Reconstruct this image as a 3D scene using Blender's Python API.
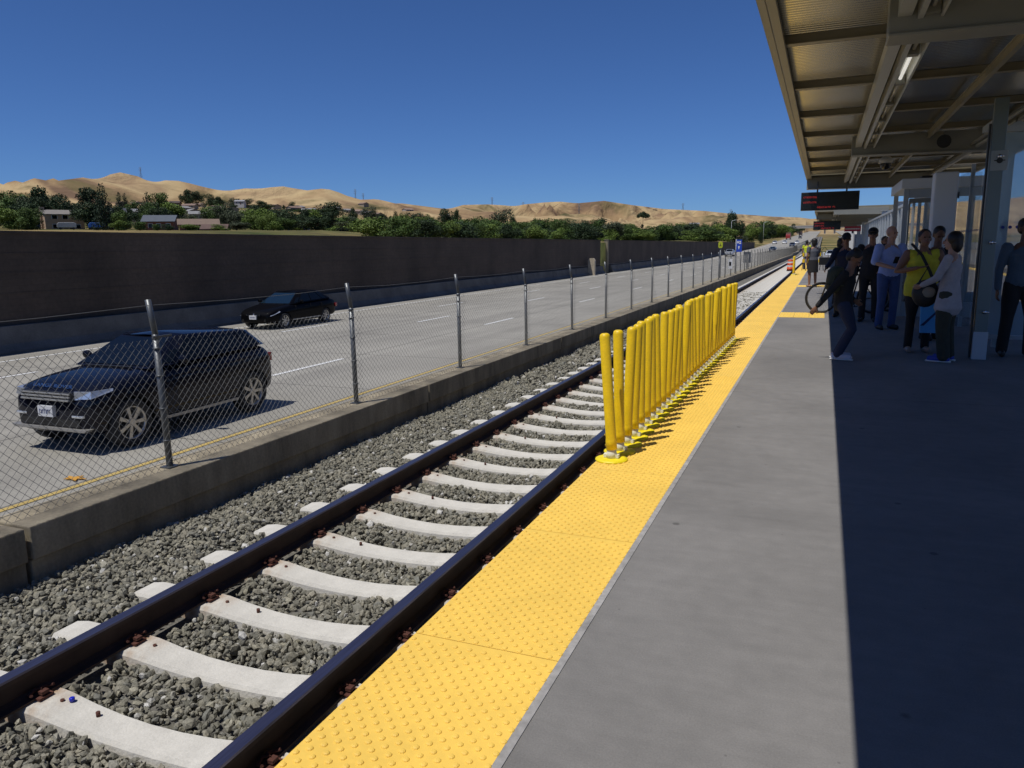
import bpy, bmesh, math, random
import numpy as np
from mathutils import Vector, Matrix, noise
for o in list(bpy.data.objects): bpy.data.objects.remove(o)
R=math.radians; S=bpy.context.scene; COL=S.collection
# ---------------------------------------------------------------- camera, sky, sun, exposure
CAMZ=1.52
cd=bpy.data.cameras.new('camera'); cam=bpy.data.objects.new('camera',cd); COL.objects.link(cam)
yaw,pitch,roll=R(-22.327),R(-10.210),R(-0.891)
fw=Vector((math.sin(yaw)*math.cos(pitch),math.cos(yaw)*math.cos(pitch),math.sin(pitch)))
r0=fw.cross(Vector((0,0,1))).normalized(); u0=r0.cross(fw)
rr=r0*math.cos(roll)+u0*math.sin(roll); uu=-r0*math.sin(roll)+u0*math.cos(roll)
cam.matrix_world=Matrix(((rr.x,uu.x,-fw.x,0),(rr.y,uu.y,-fw.y,0),(rr.z,uu.z,-fw.z,CAMZ),(0,0,0,1)))
cd.sensor_width=36; cd.lens=753.6/1024*36; cd.clip_start=0.05; cd.clip_end=12000
S.camera=cam
SHX,SHY=0.225,0.38           # shadow vector of a 1 m stick
sd=Vector((-SHX,-SHY,1)).normalized()
W=bpy.data.worlds.new('World'); S.world=W; W.use_nodes=True
nt=W.node_tree; nt.nodes.clear()
sky=nt.nodes.new('ShaderNodeTexSky'); sky.sky_type='NISHITA'; sky.sun_disc=False
sky.sun_elevation=math.asin(sd.z); sky.sun_rotation=math.atan2(sd.x,sd.y)
sky.altitude=1500; sky.air_density=0.85; sky.dust_density=0.6; sky.ozone_density=3.0
bg=nt.nodes.new('ShaderNodeBackground'); bg.inputs[1].default_value=0.070
wo=nt.nodes.new('ShaderNodeOutputWorld'); tn=nt.nodes.new('ShaderNodeMix'); tn.data_type='RGBA'; tn.blend_type='MULTIPLY'; tn.inputs[0].default_value=1; tn.inputs[7].default_value=(.50,.76,1.18,1); nt.links.new(sky.outputs[0],tn.inputs[6]); nt.links.new(tn.outputs[2],bg.inputs[0]); nt.links.new(bg.outputs[0],wo.inputs[0])
sl=bpy.data.lights.new('sun','SUN'); sl.energy=4.0; sl.angle=R(0.35); sl.color=(1,0.96,0.89)
so=bpy.data.objects.new('sun',sl); COL.objects.link(so); so.rotation_euler=sd.to_track_quat('Z','Y').to_euler(); so.location=(-20,-20,60)
S.view_settings.view_transform='Standard'; S.view_settings.look='None'; S.view_settings.gamma=1; S.view_settings.exposure=0.0
S.view_settings.use_curve_mapping=False
S.render.engine='CYCLES'
# ---------------------------------------------------------------- helpers
rnd=random.Random(7)
MATS={}
def mat(name,col,rough=0.6,metal=0.0,var=0.0,vscale=3.0,bump=0.0,bscale=40.0,col2=None,spec=0.5,emit=None,trans=0.0,coat=0.0,stretch=None,fine=0.0,fscale=60,ior=None,alpha=1.0):
    if name in MATS: return MATS[name]
    m=bpy.data.materials.new(name); m.use_nodes=True; n=m.node_tree.nodes; l=m.node_tree.links
    b=n['Principled BSDF']; b.inputs['Roughness'].default_value=rough; b.inputs['Metallic'].default_value=metal
    b.inputs['Specular IOR Level'].default_value=spec; b.inputs['Coat Weight'].default_value=coat; b.inputs['Coat Roughness'].default_value=0.03
    b.inputs['Transmission Weight'].default_value=trans
    if ior: b.inputs['IOR'].default_value=ior
    b.inputs['Alpha'].default_value=alpha
    c4=(*col,1); b.inputs['Base Color'].default_value=c4; b.inputs['Diffuse Roughness'].default_value=0.3
    if emit:
        b.inputs['Emission Color'].default_value=(*emit[0],1); b.inputs['Emission Strength'].default_value=emit[1]
    if var or col2 or bump or fine:
        tc=n.new('ShaderNodeTexCoord'); mp=n.new('ShaderNodeMapping'); l.new(tc.outputs['Object'],mp.inputs[0])
        if stretch: mp.inputs['Scale'].default_value=stretch
        src=None
        if var or col2:
            nz=n.new('ShaderNodeTexNoise'); nz.inputs['Scale'].default_value=vscale; nz.inputs['Detail'].default_value=8; nz.inputs['Roughness'].default_value=0.65
            l.new(mp.outputs[0],nz.inputs['Vector'])
            cr=n.new('ShaderNodeValToRGB'); cr.color_ramp.elements[0].position=0.32; cr.color_ramp.elements[1].position=0.68
            if col2: a,bb=col,col2
            else: a=tuple(c*(1-var) for c in col); bb=tuple(min(1,c*(1+var)) for c in col)
            cr.color_ramp.elements[0].color=(*a,1); cr.color_ramp.elements[1].color=(*bb,1)
            l.new(nz.outputs['Fac'],cr.inputs[0]); src=cr.outputs[0]
        if fine:
            nf=n.new('ShaderNodeTexNoise'); nf.inputs['Scale'].default_value=fscale; nf.inputs['Detail'].default_value=3
            l.new(tc.outputs['Object'],nf.inputs['Vector'])
            mr=n.new('ShaderNodeMapRange'); mr.inputs[1].default_value=0.3; mr.inputs[2].default_value=0.7; mr.inputs[3].default_value=1-fine; mr.inputs[4].default_value=1+fine
            l.new(nf.outputs['Fac'],mr.inputs[0])
            mx=n.new('ShaderNodeVectorMath'); mx.operation='SCALE'
            if src: l.new(src,mx.inputs[0])
            else: mx.inputs[0].default_value=col
            l.new(mr.outputs[0],mx.inputs['Scale']); src=mx.outputs[0]
        if src: l.new(src,b.inputs['Base Color'])
        if bump:
            nb=n.new('ShaderNodeTexNoise'); nb.inputs['Scale'].default_value=bscale; nb.inputs['Detail'].default_value=6
            l.new(mp.outputs[0],nb.inputs['Vector'])
            bp=n.new('ShaderNodeBump'); bp.inputs['Strength'].default_value=bump; bp.inputs['Distance'].default_value=0.02
            l.new(nb.outputs['Fac'],bp.inputs['Height']); l.new(bp.outputs[0],b.inputs['Normal'])
    MATS[name]=m; return m
class MB:
    def __init__(s): s.v=[]; s.f=[]; s.m=[]; s.sm=[]
    def add(s,vs,fs,mi=0,smooth=False):
        k=len(s.v); s.v+= [tuple(p) for p in vs]
        for f in fs: s.f.append(tuple(i+k for i in f)); s.m.append(mi); s.sm.append(smooth)
        return s
    def box(s,x0,x1,y0,y1,z0,z1,mi=0):
        vs=[(x,y,z) for x in(x0,x1) for y in(y0,y1) for z in(z0,z1)]
        return s.add(vs,[(0,1,3,2),(4,6,7,5),(0,4,5,1),(2,3,7,6),(0,2,6,4),(1,5,7,3)],mi)
    def tube(s,pts,rad,n=8,mi=0,caps=True,smooth=True,lat=None):
        pts=[Vector(p) for p in pts]; N=len(pts)
        if not isinstance(rad,(list,tuple)): rad=[rad]*N
        rings=[]; prev=None
        for i,p in enumerate(pts):
            t=(pts[min(i+1,N-1)]-pts[max(i-1,0)])
            if t.length<1e-9: t=Vector((0,0,1))
            t.normalize()
            a=Vector(lat) if lat is not None else (prev if prev is not None else (Vector((0,0,1)) if abs(t.z)<0.9 else Vector((1,0,0))))
            a=(a-t*a.dot(t))
            if a.length<1e-4: a=t.orthogonal()
            a.normalize(); prev=a; b=t.cross(a)
            r=rad[i]; ra,rb=(r if isinstance(r,(list,tuple)) else (r,r))
            rings.append([p+a*(ra*math.cos(2*math.pi*k/n))+b*(rb*math.sin(2*math.pi*k/n)) for k in range(n)])
        vs=[q for r in rings for q in r]; fs=[]
        for i in range(N-1):
            for k in range(n): fs.append((i*n+k,i*n+(k+1)%n,(i+1)*n+(k+1)%n,(i+1)*n+k))
        s.add(vs,fs,mi,smooth)
        if caps:
            k0=len(s.v)-len(vs)
            s.f.append(tuple(k0+k for k in reversed(range(n)))); s.m.append(mi); s.sm.append(False)
            s.f.append(tuple(k0+(N-1)*n+k for k in range(n))); s.m.append(mi); s.sm.append(False)
        return s
    def prism(s,poly,axis,a,b,mi=0):
        # poly list of 2D pts, extruded along axis ('x': pts are (y,z); 'y': (x,z); 'z': (x,y))
        def P(p,t): return {'x':(t,p[0],p[1]),'y':(p[0],t,p[1]),'z':(p[0],p[1],t)}[axis]
        n=len(poly); vs=[P(p,a) for p in poly]+[P(p,b) for p in poly]
        fs=[tuple(range(n))[::-1],tuple(range(n,2*n))]+[(i,(i+1)%n,n+(i+1)%n,n+i) for i in range(n)]
        return s.add(vs,fs,mi)
    def ell(s,c,r,n=12,m=8,mi=0,rot=None):
        c=Vector(c); vs=[];fs=[]
        for i in range(m+1):
            th=math.pi*i/m
            for k in range(n):
                ph=2*math.pi*k/n; q=Vector((r[0]*math.sin(th)*math.cos(ph),r[1]*math.sin(th)*math.sin(ph),r[2]*math.cos(th)))
                if rot: q=rot@q
                vs.append(c+q)
        for i in range(m):
            for k in range(n): fs.append((i*n+k,(i+1)*n+k,(i+1)*n+(k+1)%n,i*n+(k+1)%n))
        return s.add(vs,fs,mi,True)
    def mesh(s,name,mats):
        me=bpy.data.meshes.new(name); me.from_pydata(s.v,[],s.f); me.update()
        for m in (mats if isinstance(mats,(list,tuple)) else [mats]): me.materials.append(m)
        me.polygons.foreach_set('material_index',s.m); me.polygons.foreach_set('use_smooth',s.sm)
        bm=bmesh.new(); bm.from_mesh(me); bmesh.ops.remove_doubles(bm,verts=bm.verts,dist=1e-5); bmesh.ops.recalc_face_normals(bm,faces=bm.faces); bm.to_mesh(me); bm.free()
        return me
    def build(s,name,mats,parent=None,bevel=0,seg=2,loc=None):
        me=s.mesh(name,mats); o=bpy.data.objects.new(name,me); COL.objects.link(o)
        if parent: o.parent=parent
        if loc: o.location=loc
        if bevel:
            b=o.modifiers.new('bevel','BEVEL'); b.width=bevel; b.segments=seg; b.limit_method='ANGLE'; b.angle_limit=R(40)
        return o
def tag(o,label=None,cat=None,group=None,kind=None):
    if label: o['label']=label
    if cat: o['category']=cat
    if group: o['group']=group
    if kind: o['kind']=kind
    return o
def empty(name,loc=(0,0,0),rz=0,label=None,cat=None,group=None):
    o=bpy.data.objects.new(name,None); COL.objects.link(o); o.location=loc; o.rotation_euler=(0,0,rz); o.empty_display_size=0.2
    return tag(o,label,cat,group)
def kids(o): return [c for c in bpy.data.objects if c.parent is o]
def copy_tree(o,parent=None,ch=None):
    c=o.copy(); COL.objects.link(c)
    if parent: c.parent=parent
    for k in list(o.children): copy_tree(k,c)
    return c
def npmesh(name,V,F,mats,smooth=False,nper=3):
    me=bpy.data.meshes.new(name); V=np.asarray(V,np.float32); F=np.asarray(F,np.int32)
    me.vertices.add(len(V)); me.vertices.foreach_set('co',V.ravel())
    me.loops.add(F.size); me.loops.foreach_set('vertex_index',F.ravel())
    me.polygons.add(len(F)); me.polygons.foreach_set('loop_start',np.arange(0,F.size,nper,dtype=np.int32))
    me.polygons.foreach_set('use_smooth',np.full(len(F),smooth,dtype=bool))
    me.update(calc_edges=True); me.validate()
    for m in (mats if isinstance(mats,(list,tuple)) else [mats]): me.materials.append(m)
    return me
def link(name,me,parent=None):
    o=bpy.data.objects.new(name,me); COL.objects.link(o)
    if parent: o.parent=parent
    return o
def text_mesh(name,txt,size,depth,m,parent,M4):
    cu=bpy.data.curves.new(name,'FONT'); cu.body=txt; cu.size=size; cu.extrude=depth; cu.align_x='CENTER'; cu.align_y='CENTER'
    t=bpy.data.objects.new(name,cu); COL.objects.link(t); dg=bpy.context.evaluated_depsgraph_get(); dg.update()
    me=bpy.data.meshes.new_from_object(t.evaluated_get(dg)); bpy.data.objects.remove(t)
    me.materials.clear(); me.materials.append(m); me.transform(M4)
    return link(name,me,parent)
def zr(Y): return float(np.interp(Y,[0,150,290,600,1200,3000],[-1.38,-1.38,.4,6.5,19,30]))
# ---------------------------------------------------------------- materials
concrete=mat('platform_concrete',(.178,.172,.165),.8,bump=.12,bscale=90)
def weather(m,base,streak=.12,blot=.16,spots=True,cracks=False,S_=(1,7,1),tint=(.9,.97,1.0)):
    n=m.node_tree.nodes; l=m.node_tree.links; b=n['Principled BSDF']
    tc=n.new('ShaderNodeTexCoord')
    def nz(sc,det,scale=(1,1,1),dist=0):
        mp=n.new('ShaderNodeMapping'); mp.inputs['Scale'].default_value=scale; l.new(tc.outputs['Object'],mp.inputs[0])
        z=n.new('ShaderNodeTexNoise'); z.inputs['Scale'].default_value=sc; z.inputs['Detail'].default_value=det; z.inputs['Distortion'].default_value=dist; z.inputs['Roughness'].default_value=.6; l.new(mp.outputs[0],z.inputs['Vector']); return z.outputs['Fac']
    def rng(f,lo,hi,a=.3,bb=.7):
        r=n.new('ShaderNodeMapRange'); r.inputs[1].default_value=a; r.inputs[2].default_value=bb; r.inputs[3].default_value=lo; r.inputs[4].default_value=hi; l.new(f,r.inputs[0]); return r.outputs[0]
    def mul(a,bb):
        q=n.new('ShaderNodeMath'); q.operation='MULTIPLY'; l.new(a,q.inputs[0]); l.new(bb,q.inputs[1]); return q.outputs[0]
    f=rng(nz(.55,6,dist=.6),1-blot,1+blot); f=mul(f,rng(nz(2.2,6,S_),1-streak,1+streak)); f=mul(f,rng(nz(9,8),.93,1.07)); f=mul(f,rng(nz(150,3),.90,1.10))
    if spots:
        for sc,th,dk in ((2.3,.055,.55),(7.0,.045,.72)):
            v=n.new('ShaderNodeTexVoronoi'); v.inputs['Scale'].default_value=sc; l.new(tc.outputs['Object'],v.inputs['Vector'])
            f=mul(f,rng(v.outputs['Distance'],dk,1,th*.6,th))
    if cracks:
        v=n.new('ShaderNodeTexVoronoi'); v.feature='DISTANCE_TO_EDGE'; v.inputs['Scale'].default_value=.22
        w=n.new('ShaderNodeTexNoise'); w.inputs['Scale'].default_value=1.1; w.inputs['Detail'].default_value=6; l.new(tc.outputs['Object'],w.inputs['Vector'])
        mv=n.new('ShaderNodeMix'); mv.data_type='RGBA'; mv.blend_type='ADD'; mv.inputs[0].default_value=.9; l.new(tc.outputs['Object'],mv.inputs[6]); l.new(w.outputs['Color'],mv.inputs[7]); l.new(mv.outputs[2],v.inputs['Vector'])
        f=mul(f,rng(v.outputs['Distance'],.72,1,.0,.0022))
    vm=n.new('ShaderNodeVectorMath'); vm.operation='SCALE'; vm.inputs[0].default_value=base; l.new(f,vm.inputs['Scale']); l.new(vm.outputs[0],b.inputs['Base Color'])
weather(concrete,(.178,.171,.163),.05,.20,True,False)
con_wall=mat('barrier_concrete',(.27,.23,.16),.85,var=.45,vscale=2.6,bump=.35,bscale=25,fine=.12,fscale=40,stretch=(1,1,.3))
con_dark=mat('sound_wall_block',(.078,.058,.043),.9,var=.25,vscale=.35,bump=.2,bscale=8,fine=.12,fscale=8)
con_base=mat('barrier_base_concrete',(.125,.12,.11),.9,var=.3,vscale=.8,fine=.1,fscale=20)
con_pale=mat('pale_concrete',(.35,.345,.33),.8,var=.12,vscale=1.5,fine=.05)
sleeper_m=mat('sleeper_concrete',(.56,.54,.49),.8,var=.10,vscale=6,bump=.25,bscale=60,fine=.07,fscale=120)
steel=mat('galvanised_steel',(.135,.143,.15),.45,metal=.6,var=.12,vscale=9)
wire_m=mat('galvanised_wire',(.15,.15,.145),.5,metal=.2)
rust=mat('rusty_iron',(.085,.028,.018),.85,var=.35,vscale=30,bump=.4,bscale=80)
rail_web=mat('rail_brown',(.035,.018,.014),.8,var=.3,vscale=8)
rail_top=mat('rail_steel',(.17,.16,.22),.34,metal=.9,var=.2,vscale=14,stretch=(6,.2,1))
grey_paint=mat('grey_painted_steel',(.25,.25,.22),.45,metal=.1,var=.05,vscale=2)
bluegrey=mat('blue_grey_steel',(.40,.43,.45),.4,metal=.2,var=.06,vscale=2)
beige_paint=mat('beige_painted_steel',(.255,.23,.165),.45,metal=.15,var=.06,vscale=3)
black=mat('black_plastic',(.012,.012,.013),.45)
rubber=mat('rubber',(.018,.018,.019),.8)
chrome=mat('chrome',(.6,.6,.62),.15,metal=1)
white_paint=mat('white_paint',(.7,.7,.69),.6,var=.08,vscale=5)
yellow_paint=mat('yellow_road_paint',(.48,.35,.11),.7,var=.15,vscale=4)
tactile_m=mat('tactile_yellow',(.80,.535,.095),.62,var=.075,vscale=1.6,fine=.035,fscale=25)
boll_m=mat('bollard_yellow',(.88,.60,.008),.38,var=.09,fine=.06,fscale=60,vscale=8,spec=.5)
boll_base=mat('bollard_base_yellow',(.82,.66,.01),.5,var=.06,vscale=12)
collar_m=mat('bollard_collar',(.75,.73,.58),.5)
glass=mat('shelter_glass',(.22,.30,.31),.02,trans=.0,spec=.6,alpha=.16)
def rust_seats(m):
    n=m.node_tree.nodes; l=m.node_tree.links; b=n['Principled BSDF']; src=b.inputs['Base Color'].links[0].from_socket
    tc=n.new('ShaderNodeTexCoord'); sx=n.new('ShaderNodeSeparateXYZ'); l.new(tc.outputs['Object'],sx.inputs[0])
    ab=n.new('ShaderNodeMath'); ab.operation='ABSOLUTE'; l.new(sx.outputs['X'],ab.inputs[0])
    su=n.new('ShaderNodeMath'); su.operation='SUBTRACT'; l.new(ab.outputs[0],su.inputs[0]); su.inputs[1].default_value=.755
    a2=n.new('ShaderNodeMath'); a2.operation='ABSOLUTE'; l.new(su.outputs[0],a2.inputs[0])
    mr=n.new('ShaderNodeMapRange'); mr.inputs[1].default_value=.08; mr.inputs[2].default_value=.27; mr.inputs[3].default_value=1; mr.inputs[4].default_value=0; l.new(a2.outputs[0],mr.inputs[0])
    nz=n.new('ShaderNodeTexNoise'); nz.inputs['Scale'].default_value=9; nz.inputs['Detail'].default_value=6; l.new(tc.outputs['Object'],nz.inputs['Vector'])
    m2=n.new('ShaderNodeMapRange'); m2.inputs[1].default_value=.35; m2.inputs[2].default_value=.7; l.new(nz.outputs['Fac'],m2.inputs[0])
    mu=n.new('ShaderNodeMath'); mu.operation='MULTIPLY'; l.new(mr.outputs[0],mu.inputs[0]); l.new(m2.outputs[0],mu.inputs[1])
    mx=n.new('ShaderNodeMix'); mx.data_type='RGBA'; l.new(mu.outputs[0],mx.inputs[0]); l.new(src,mx.inputs[6]); mx.inputs[7].default_value=(.33,.19,.09,1); l.new(mx.outputs[2],b.inputs['Base Color'])
rust_seats(sleeper_m)

glass_car=mat('car_glass',(.004,.006,.009),.03,spec=.3)
glass_near=mat('near_screen_glass',(.42,.55,.62),.03,spec=.6,alpha=.46)

# masonry courses on the sound wall
_n=con_dark.node_tree.nodes; _l=con_dark.node_tree.links; _b=_n['Principled BSDF']; _src=_b.inputs['Base Color'].links[0].from_socket
_tc=_n.new('ShaderNodeTexCoord'); _sx=_n.new('ShaderNodeSeparateXYZ'); _l.new(_tc.outputs['Object'],_sx.inputs[0]); _cb=_n.new('ShaderNodeCombineXYZ'); _l.new(_sx.outputs['Y'],_cb.inputs['X']); _l.new(_sx.outputs['Z'],_cb.inputs['Y'])
_bk=_n.new('ShaderNodeTexBrick'); _bk.inputs['Scale'].default_value=1; _bk.inputs['Brick Width'].default_value=.8; _bk.inputs['Row Height'].default_value=.2; _bk.inputs['Mortar Size'].default_value=.008; _bk.inputs['Color1'].default_value=(.95,.95,.95,1); _bk.inputs['Color2'].default_value=(1.05,1.03,1.01,1); _bk.inputs['Mortar'].default_value=(.82,.82,.82,1); _l.new(_cb.outputs[0],_bk.inputs['Vector'])
_ml=_n.new('ShaderNodeVectorMath'); _ml.operation='MULTIPLY'; _l.new(_src,_ml.inputs[0]); _l.new(_bk.outputs['Color'],_ml.inputs[1])
_w=_n.new('ShaderNodeTexNoise'); _w.inputs['Scale'].default_value=1; _mp=_n.new('ShaderNodeMapping'); _mp.inputs['Scale'].default_value=(1,.25,.05); _l.new(_tc.outputs['Object'],_mp.inputs[0]); _l.new(_mp.outputs[0],_w.inputs['Vector']); _w.inputs['Detail'].default_value=6
_mr=_n.new('ShaderNodeMapRange'); _mr.inputs[1].default_value=.3; _mr.inputs[2].default_value=.7; _mr.inputs[3].default_value=.75; _mr.inputs[4].default_value=1.3; _l.new(_w.outputs['Fac'],_mr.inputs[0])
_m2=_n.new('ShaderNodeVectorMath'); _m2.operation='SCALE'; _l.new(_ml.outputs[0],_m2.inputs[0]); _l.new(_mr.outputs[0],_m2.inputs['Scale']); _l.new(_m2.outputs[0],_b.inputs['Base Color'])
TREES=[(-301.9,210.4,26.6,15.9,'broad'),(-283,209.3,27.3,11.6,'dark'),(-306.3,218.1,25.3,9.8,'broad'),(-304.1,234.4,26.5,10.3,'dark'),(-195,139.9,13.9,5.3,'broad'),(-210.1,146.3,14.4,7.2,'light'),(-211,171.7,21.7,6.8,'pine'),(-183.8,154.3,20.2,4.1,'conifer'),(-203.9,167.7,17.1,7.8,'dark'),(-231.5,197,17.5,4.9,'dark'),(-362.5,314.6,34.9,5,'conifer'),(-366.6,322.1,34.9,5.1,'conifer'),(-346.3,308.9,29.7,7.5,'broad'),(-388.5,357.5,38.5,7.4,'conifer'),(-383.2,363.3,38.6,11.2,'broad'),(-310.1,300.8,25,6.1,'broad'),(-564.7,566.7,60.8,11.4,'dark'),(-565.3,577.3,60.5,11.6,'dark'),(-550.3,580.7,57.3,12.5,'dark'),(-522.1,563.2,52.5,11.1,'dark'),(-556.6,618.4,55.8,12.1,'olive'),(-545.9,627.9,54.9,11.2,'olive'),(-411,490.6,41.1,15.7,'dark'),(-285.5,280.2,25.1,13.3,'light'),(-261.3,281.4,23.4,13,'broad'),(-242.7,276.7,20.8,9.9,'light'),(-233,274.4,19,8.9,'olive'),(-217.4,266.6,17.8,10.2,'light'),(-158.1,158.7,9,4.6,'light'),(-166.4,150,9.8,3.7,'broad'),(-150.6,161.5,8.1,3.8,'light'),(-160.1,178.8,10.1,5.9,'olive'),(-157.8,147.5,7.2,1.5,'broad'),(-156.1,149.3,7,2.3,'dark'),(-233.8,304.6,18.3,10.6,'broad'),(-415.2,528.4,36.7,11.7,'dark'),(-388.1,508.9,35,11.2,'broad'),(-391.5,526.4,35,11.5,'dark'),(-374.4,519.1,34.9,11.3,'broad'),(-322.3,457.9,35.5,18.3,'dark'),(-247.5,334.4,22.2,2.1,'cypress'),(-247.3,338.5,23.4,2.1,'cypress'),(-161.7,235.9,14,5.8,'broad'),(-257.1,383.8,26.1,4.7,'dark'),(-206.2,325.1,22.5,6.9,'olive'),(-150.6,243.2,14.6,1.5,'cypress'),(-150.5,245.8,14.3,1.5,'cypress'),(-140.6,236.4,15.1,1.8,'cypress'),(-141.6,242.2,14.6,1.8,'cypress'),(-146.7,243,13.7,1.8,'cypress'),(-150.7,268.6,15.8,7.1,'dark'),(-156.7,290.4,16,6,'broad'),(-121.9,158.5,7.1,5,'light'),(-120.7,169.4,7.5,4.7,'broad'),(-74.7,108.8,4.8,2.3,'olive'),(-103.4,155.8,8.2,3.8,'light'),(-104.1,162,8.9,3.9,'broad'),(-99.9,160.7,8.3,3.9,'light'),(-98.5,164.1,8.6,3.9,'broad'),(-99.4,171.3,8.5,4.1,'light'),(-96.3,173,8.2,4.1,'broad'),(-84.8,160.5,7.2,3.3,'dark'),(-79.8,156.9,6.3,3,'red'),(-276.1,538.3,32.5,12.5,'dark'),(-265.6,538,31.3,6.2,'dark'),(-71.4,148.8,7.8,4.7,'broad'),(-69.4,152.1,8.3,5.2,'broad'),(-67.7,156.5,7.5,4.9,'light'),(-65.7,160.9,7.1,5,'broad'),(-98.9,232.9,13.6,6.6,'olive'),(-98.8,244.8,12,4.1,'dark'),(-67.3,174.5,7.3,4.9,'broad'),(-122.9,329.9,14.9,2.7,'cypress'),(-97.7,268.8,11.7,6.7,'dark'),(-95.3,275.5,12.2,6.8,'broad'),(-92.4,282.3,11.9,6.9,'dark'),(-51.3,133.5,4.5,2.6,'light'),(-56,155.2,5.1,2.1,'broad'),(-76.6,252.6,9.3,6.1,'broad'),(-80.7,285.8,12,8.4,'dark'),(-57.4,223.8,8.1,7.1,'broad'),(-51.6,191.2,6.2,4.1,'light'),(-58.9,200.5,6.1,4.3,'broad'),(-71.4,322.2,15.7,5.1,'umbrella'),(-47,203.7,6.1,5.9,'light'),(-44.5,209.8,5.9,4.9,'broad'),(-47,237.4,7.6,5.6,'dark'),(-43.8,243.6,7.6,5.7,'dark'),(-39.8,249.8,8,6.4,'dark'),(-37.4,261.3,7.2,5.3,'broad'),(-42,327.3,11.3,5,'dark'),(-39.4,360.9,15.7,9.5,'dark'),(-33.5,286.2,9,7.9,'light'),(-36.8,372.2,10.1,5.6,'olive'),(-38.9,460.4,13.1,8,'light'),(-36.5,526.7,16.5,15.6,'broad'),(-32.1,571.1,14.1,8.4,'broad'),(-26.6,362,7,1.8,'cypress'),(-34.2,383.5,8.9,4.8,'light'),(-40.1,899.1,21,8.8,'dark'),(-32.6,919.4,23.5,9,'dark'),(-25.7,939.6,21.5,6.9,'dark')]
HOUSES= [(-222.3, 171.1, 15.5, 10.7), (-219.4, 187.8, 16.7, 6.6), (-246.3, 180.3, 16.0, 6.7), (-180.0, 169.9, 12.6, 8.2), (-163.6, 167.7, 11.0, 10.1), (-153.7, 163.5, 9.2, 6.0), (-140.8, 183.1, 8.5, 4.6), (-287.2, 296.1, 22.0, 9.9), (-371.8, 363.5, 33.3, 5.5), (-516.6, 584.4, 50.6, 8.6), (-289.1, 261.8, 21.7, 7.3), (-313.1, 361.9, 26.0, 10.6), (-98.0, 297.8, 7.7, 14.6)]
RIDGE= [(-58.56, 0.0625), (-55.56, 0.0659), (-54.39, 0.0701), (-53.12, 0.0766), (-52.27, 0.0824), (-50.97, 0.0863), (-50.13, 0.0835), (-49.4, 0.0904), (-48.8, 0.093), (-47.76, 0.089), (-46.96, 0.0814), (-46.15, 0.0851), (-45.34, 0.0849), (-44.61, 0.0822), (-43.68, 0.0778), (-42.41, 0.0734), (-41.08, 0.0772), (-40.09, 0.0768), (-39.41, 0.0787), (-38.53, 0.08), (-37.38, 0.0765), (-35.94, 0.073), (-34.63, 0.0657), (-34.0, 0.0632), (-32.81, 0.0574), (-32.16, 0.0587), (-30.21, 0.0591), (-27.99, 0.0538), (-26.86, 0.0511), (-25.74, 0.0564), (-23.9, 0.0567), (-22.71, 0.0552), (-21.97, 0.0537), (-21.16, 0.056), (-19.68, 0.0581), (-18.57, 0.0586), (-17.32, 0.0561), (-15.34, 0.0585), (-13.38, 0.0526), (-11.0, 0.0465), (-8.1, 0.0428), (-6.23, 0.0385), (-4.52, 0.0358), (-3.45, 0.0337), (-1.73, 0.032), (-0.95, 0.0297), (0.9, 0.0307), (2.74, 0.0355), (4.52, 0.0389), (6.82, 0.0429), (8.75, 0.0448), (10.6, 0.0454), (13.11, 0.0494)]
PYL= [(-1771.9, 1618.7, 239.5), (-1298.4, 1958.8, 181.7), (-1361.0, 2097.1, 180.9), (-960.5, 2199.4, 158.6), (-442.8, 1433.1, 85.5), (-402.7, 2366.0, 128.4), (-274.6, 2484.9, 111.3), (-726.6, 1863.3, 118.7)]
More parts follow.
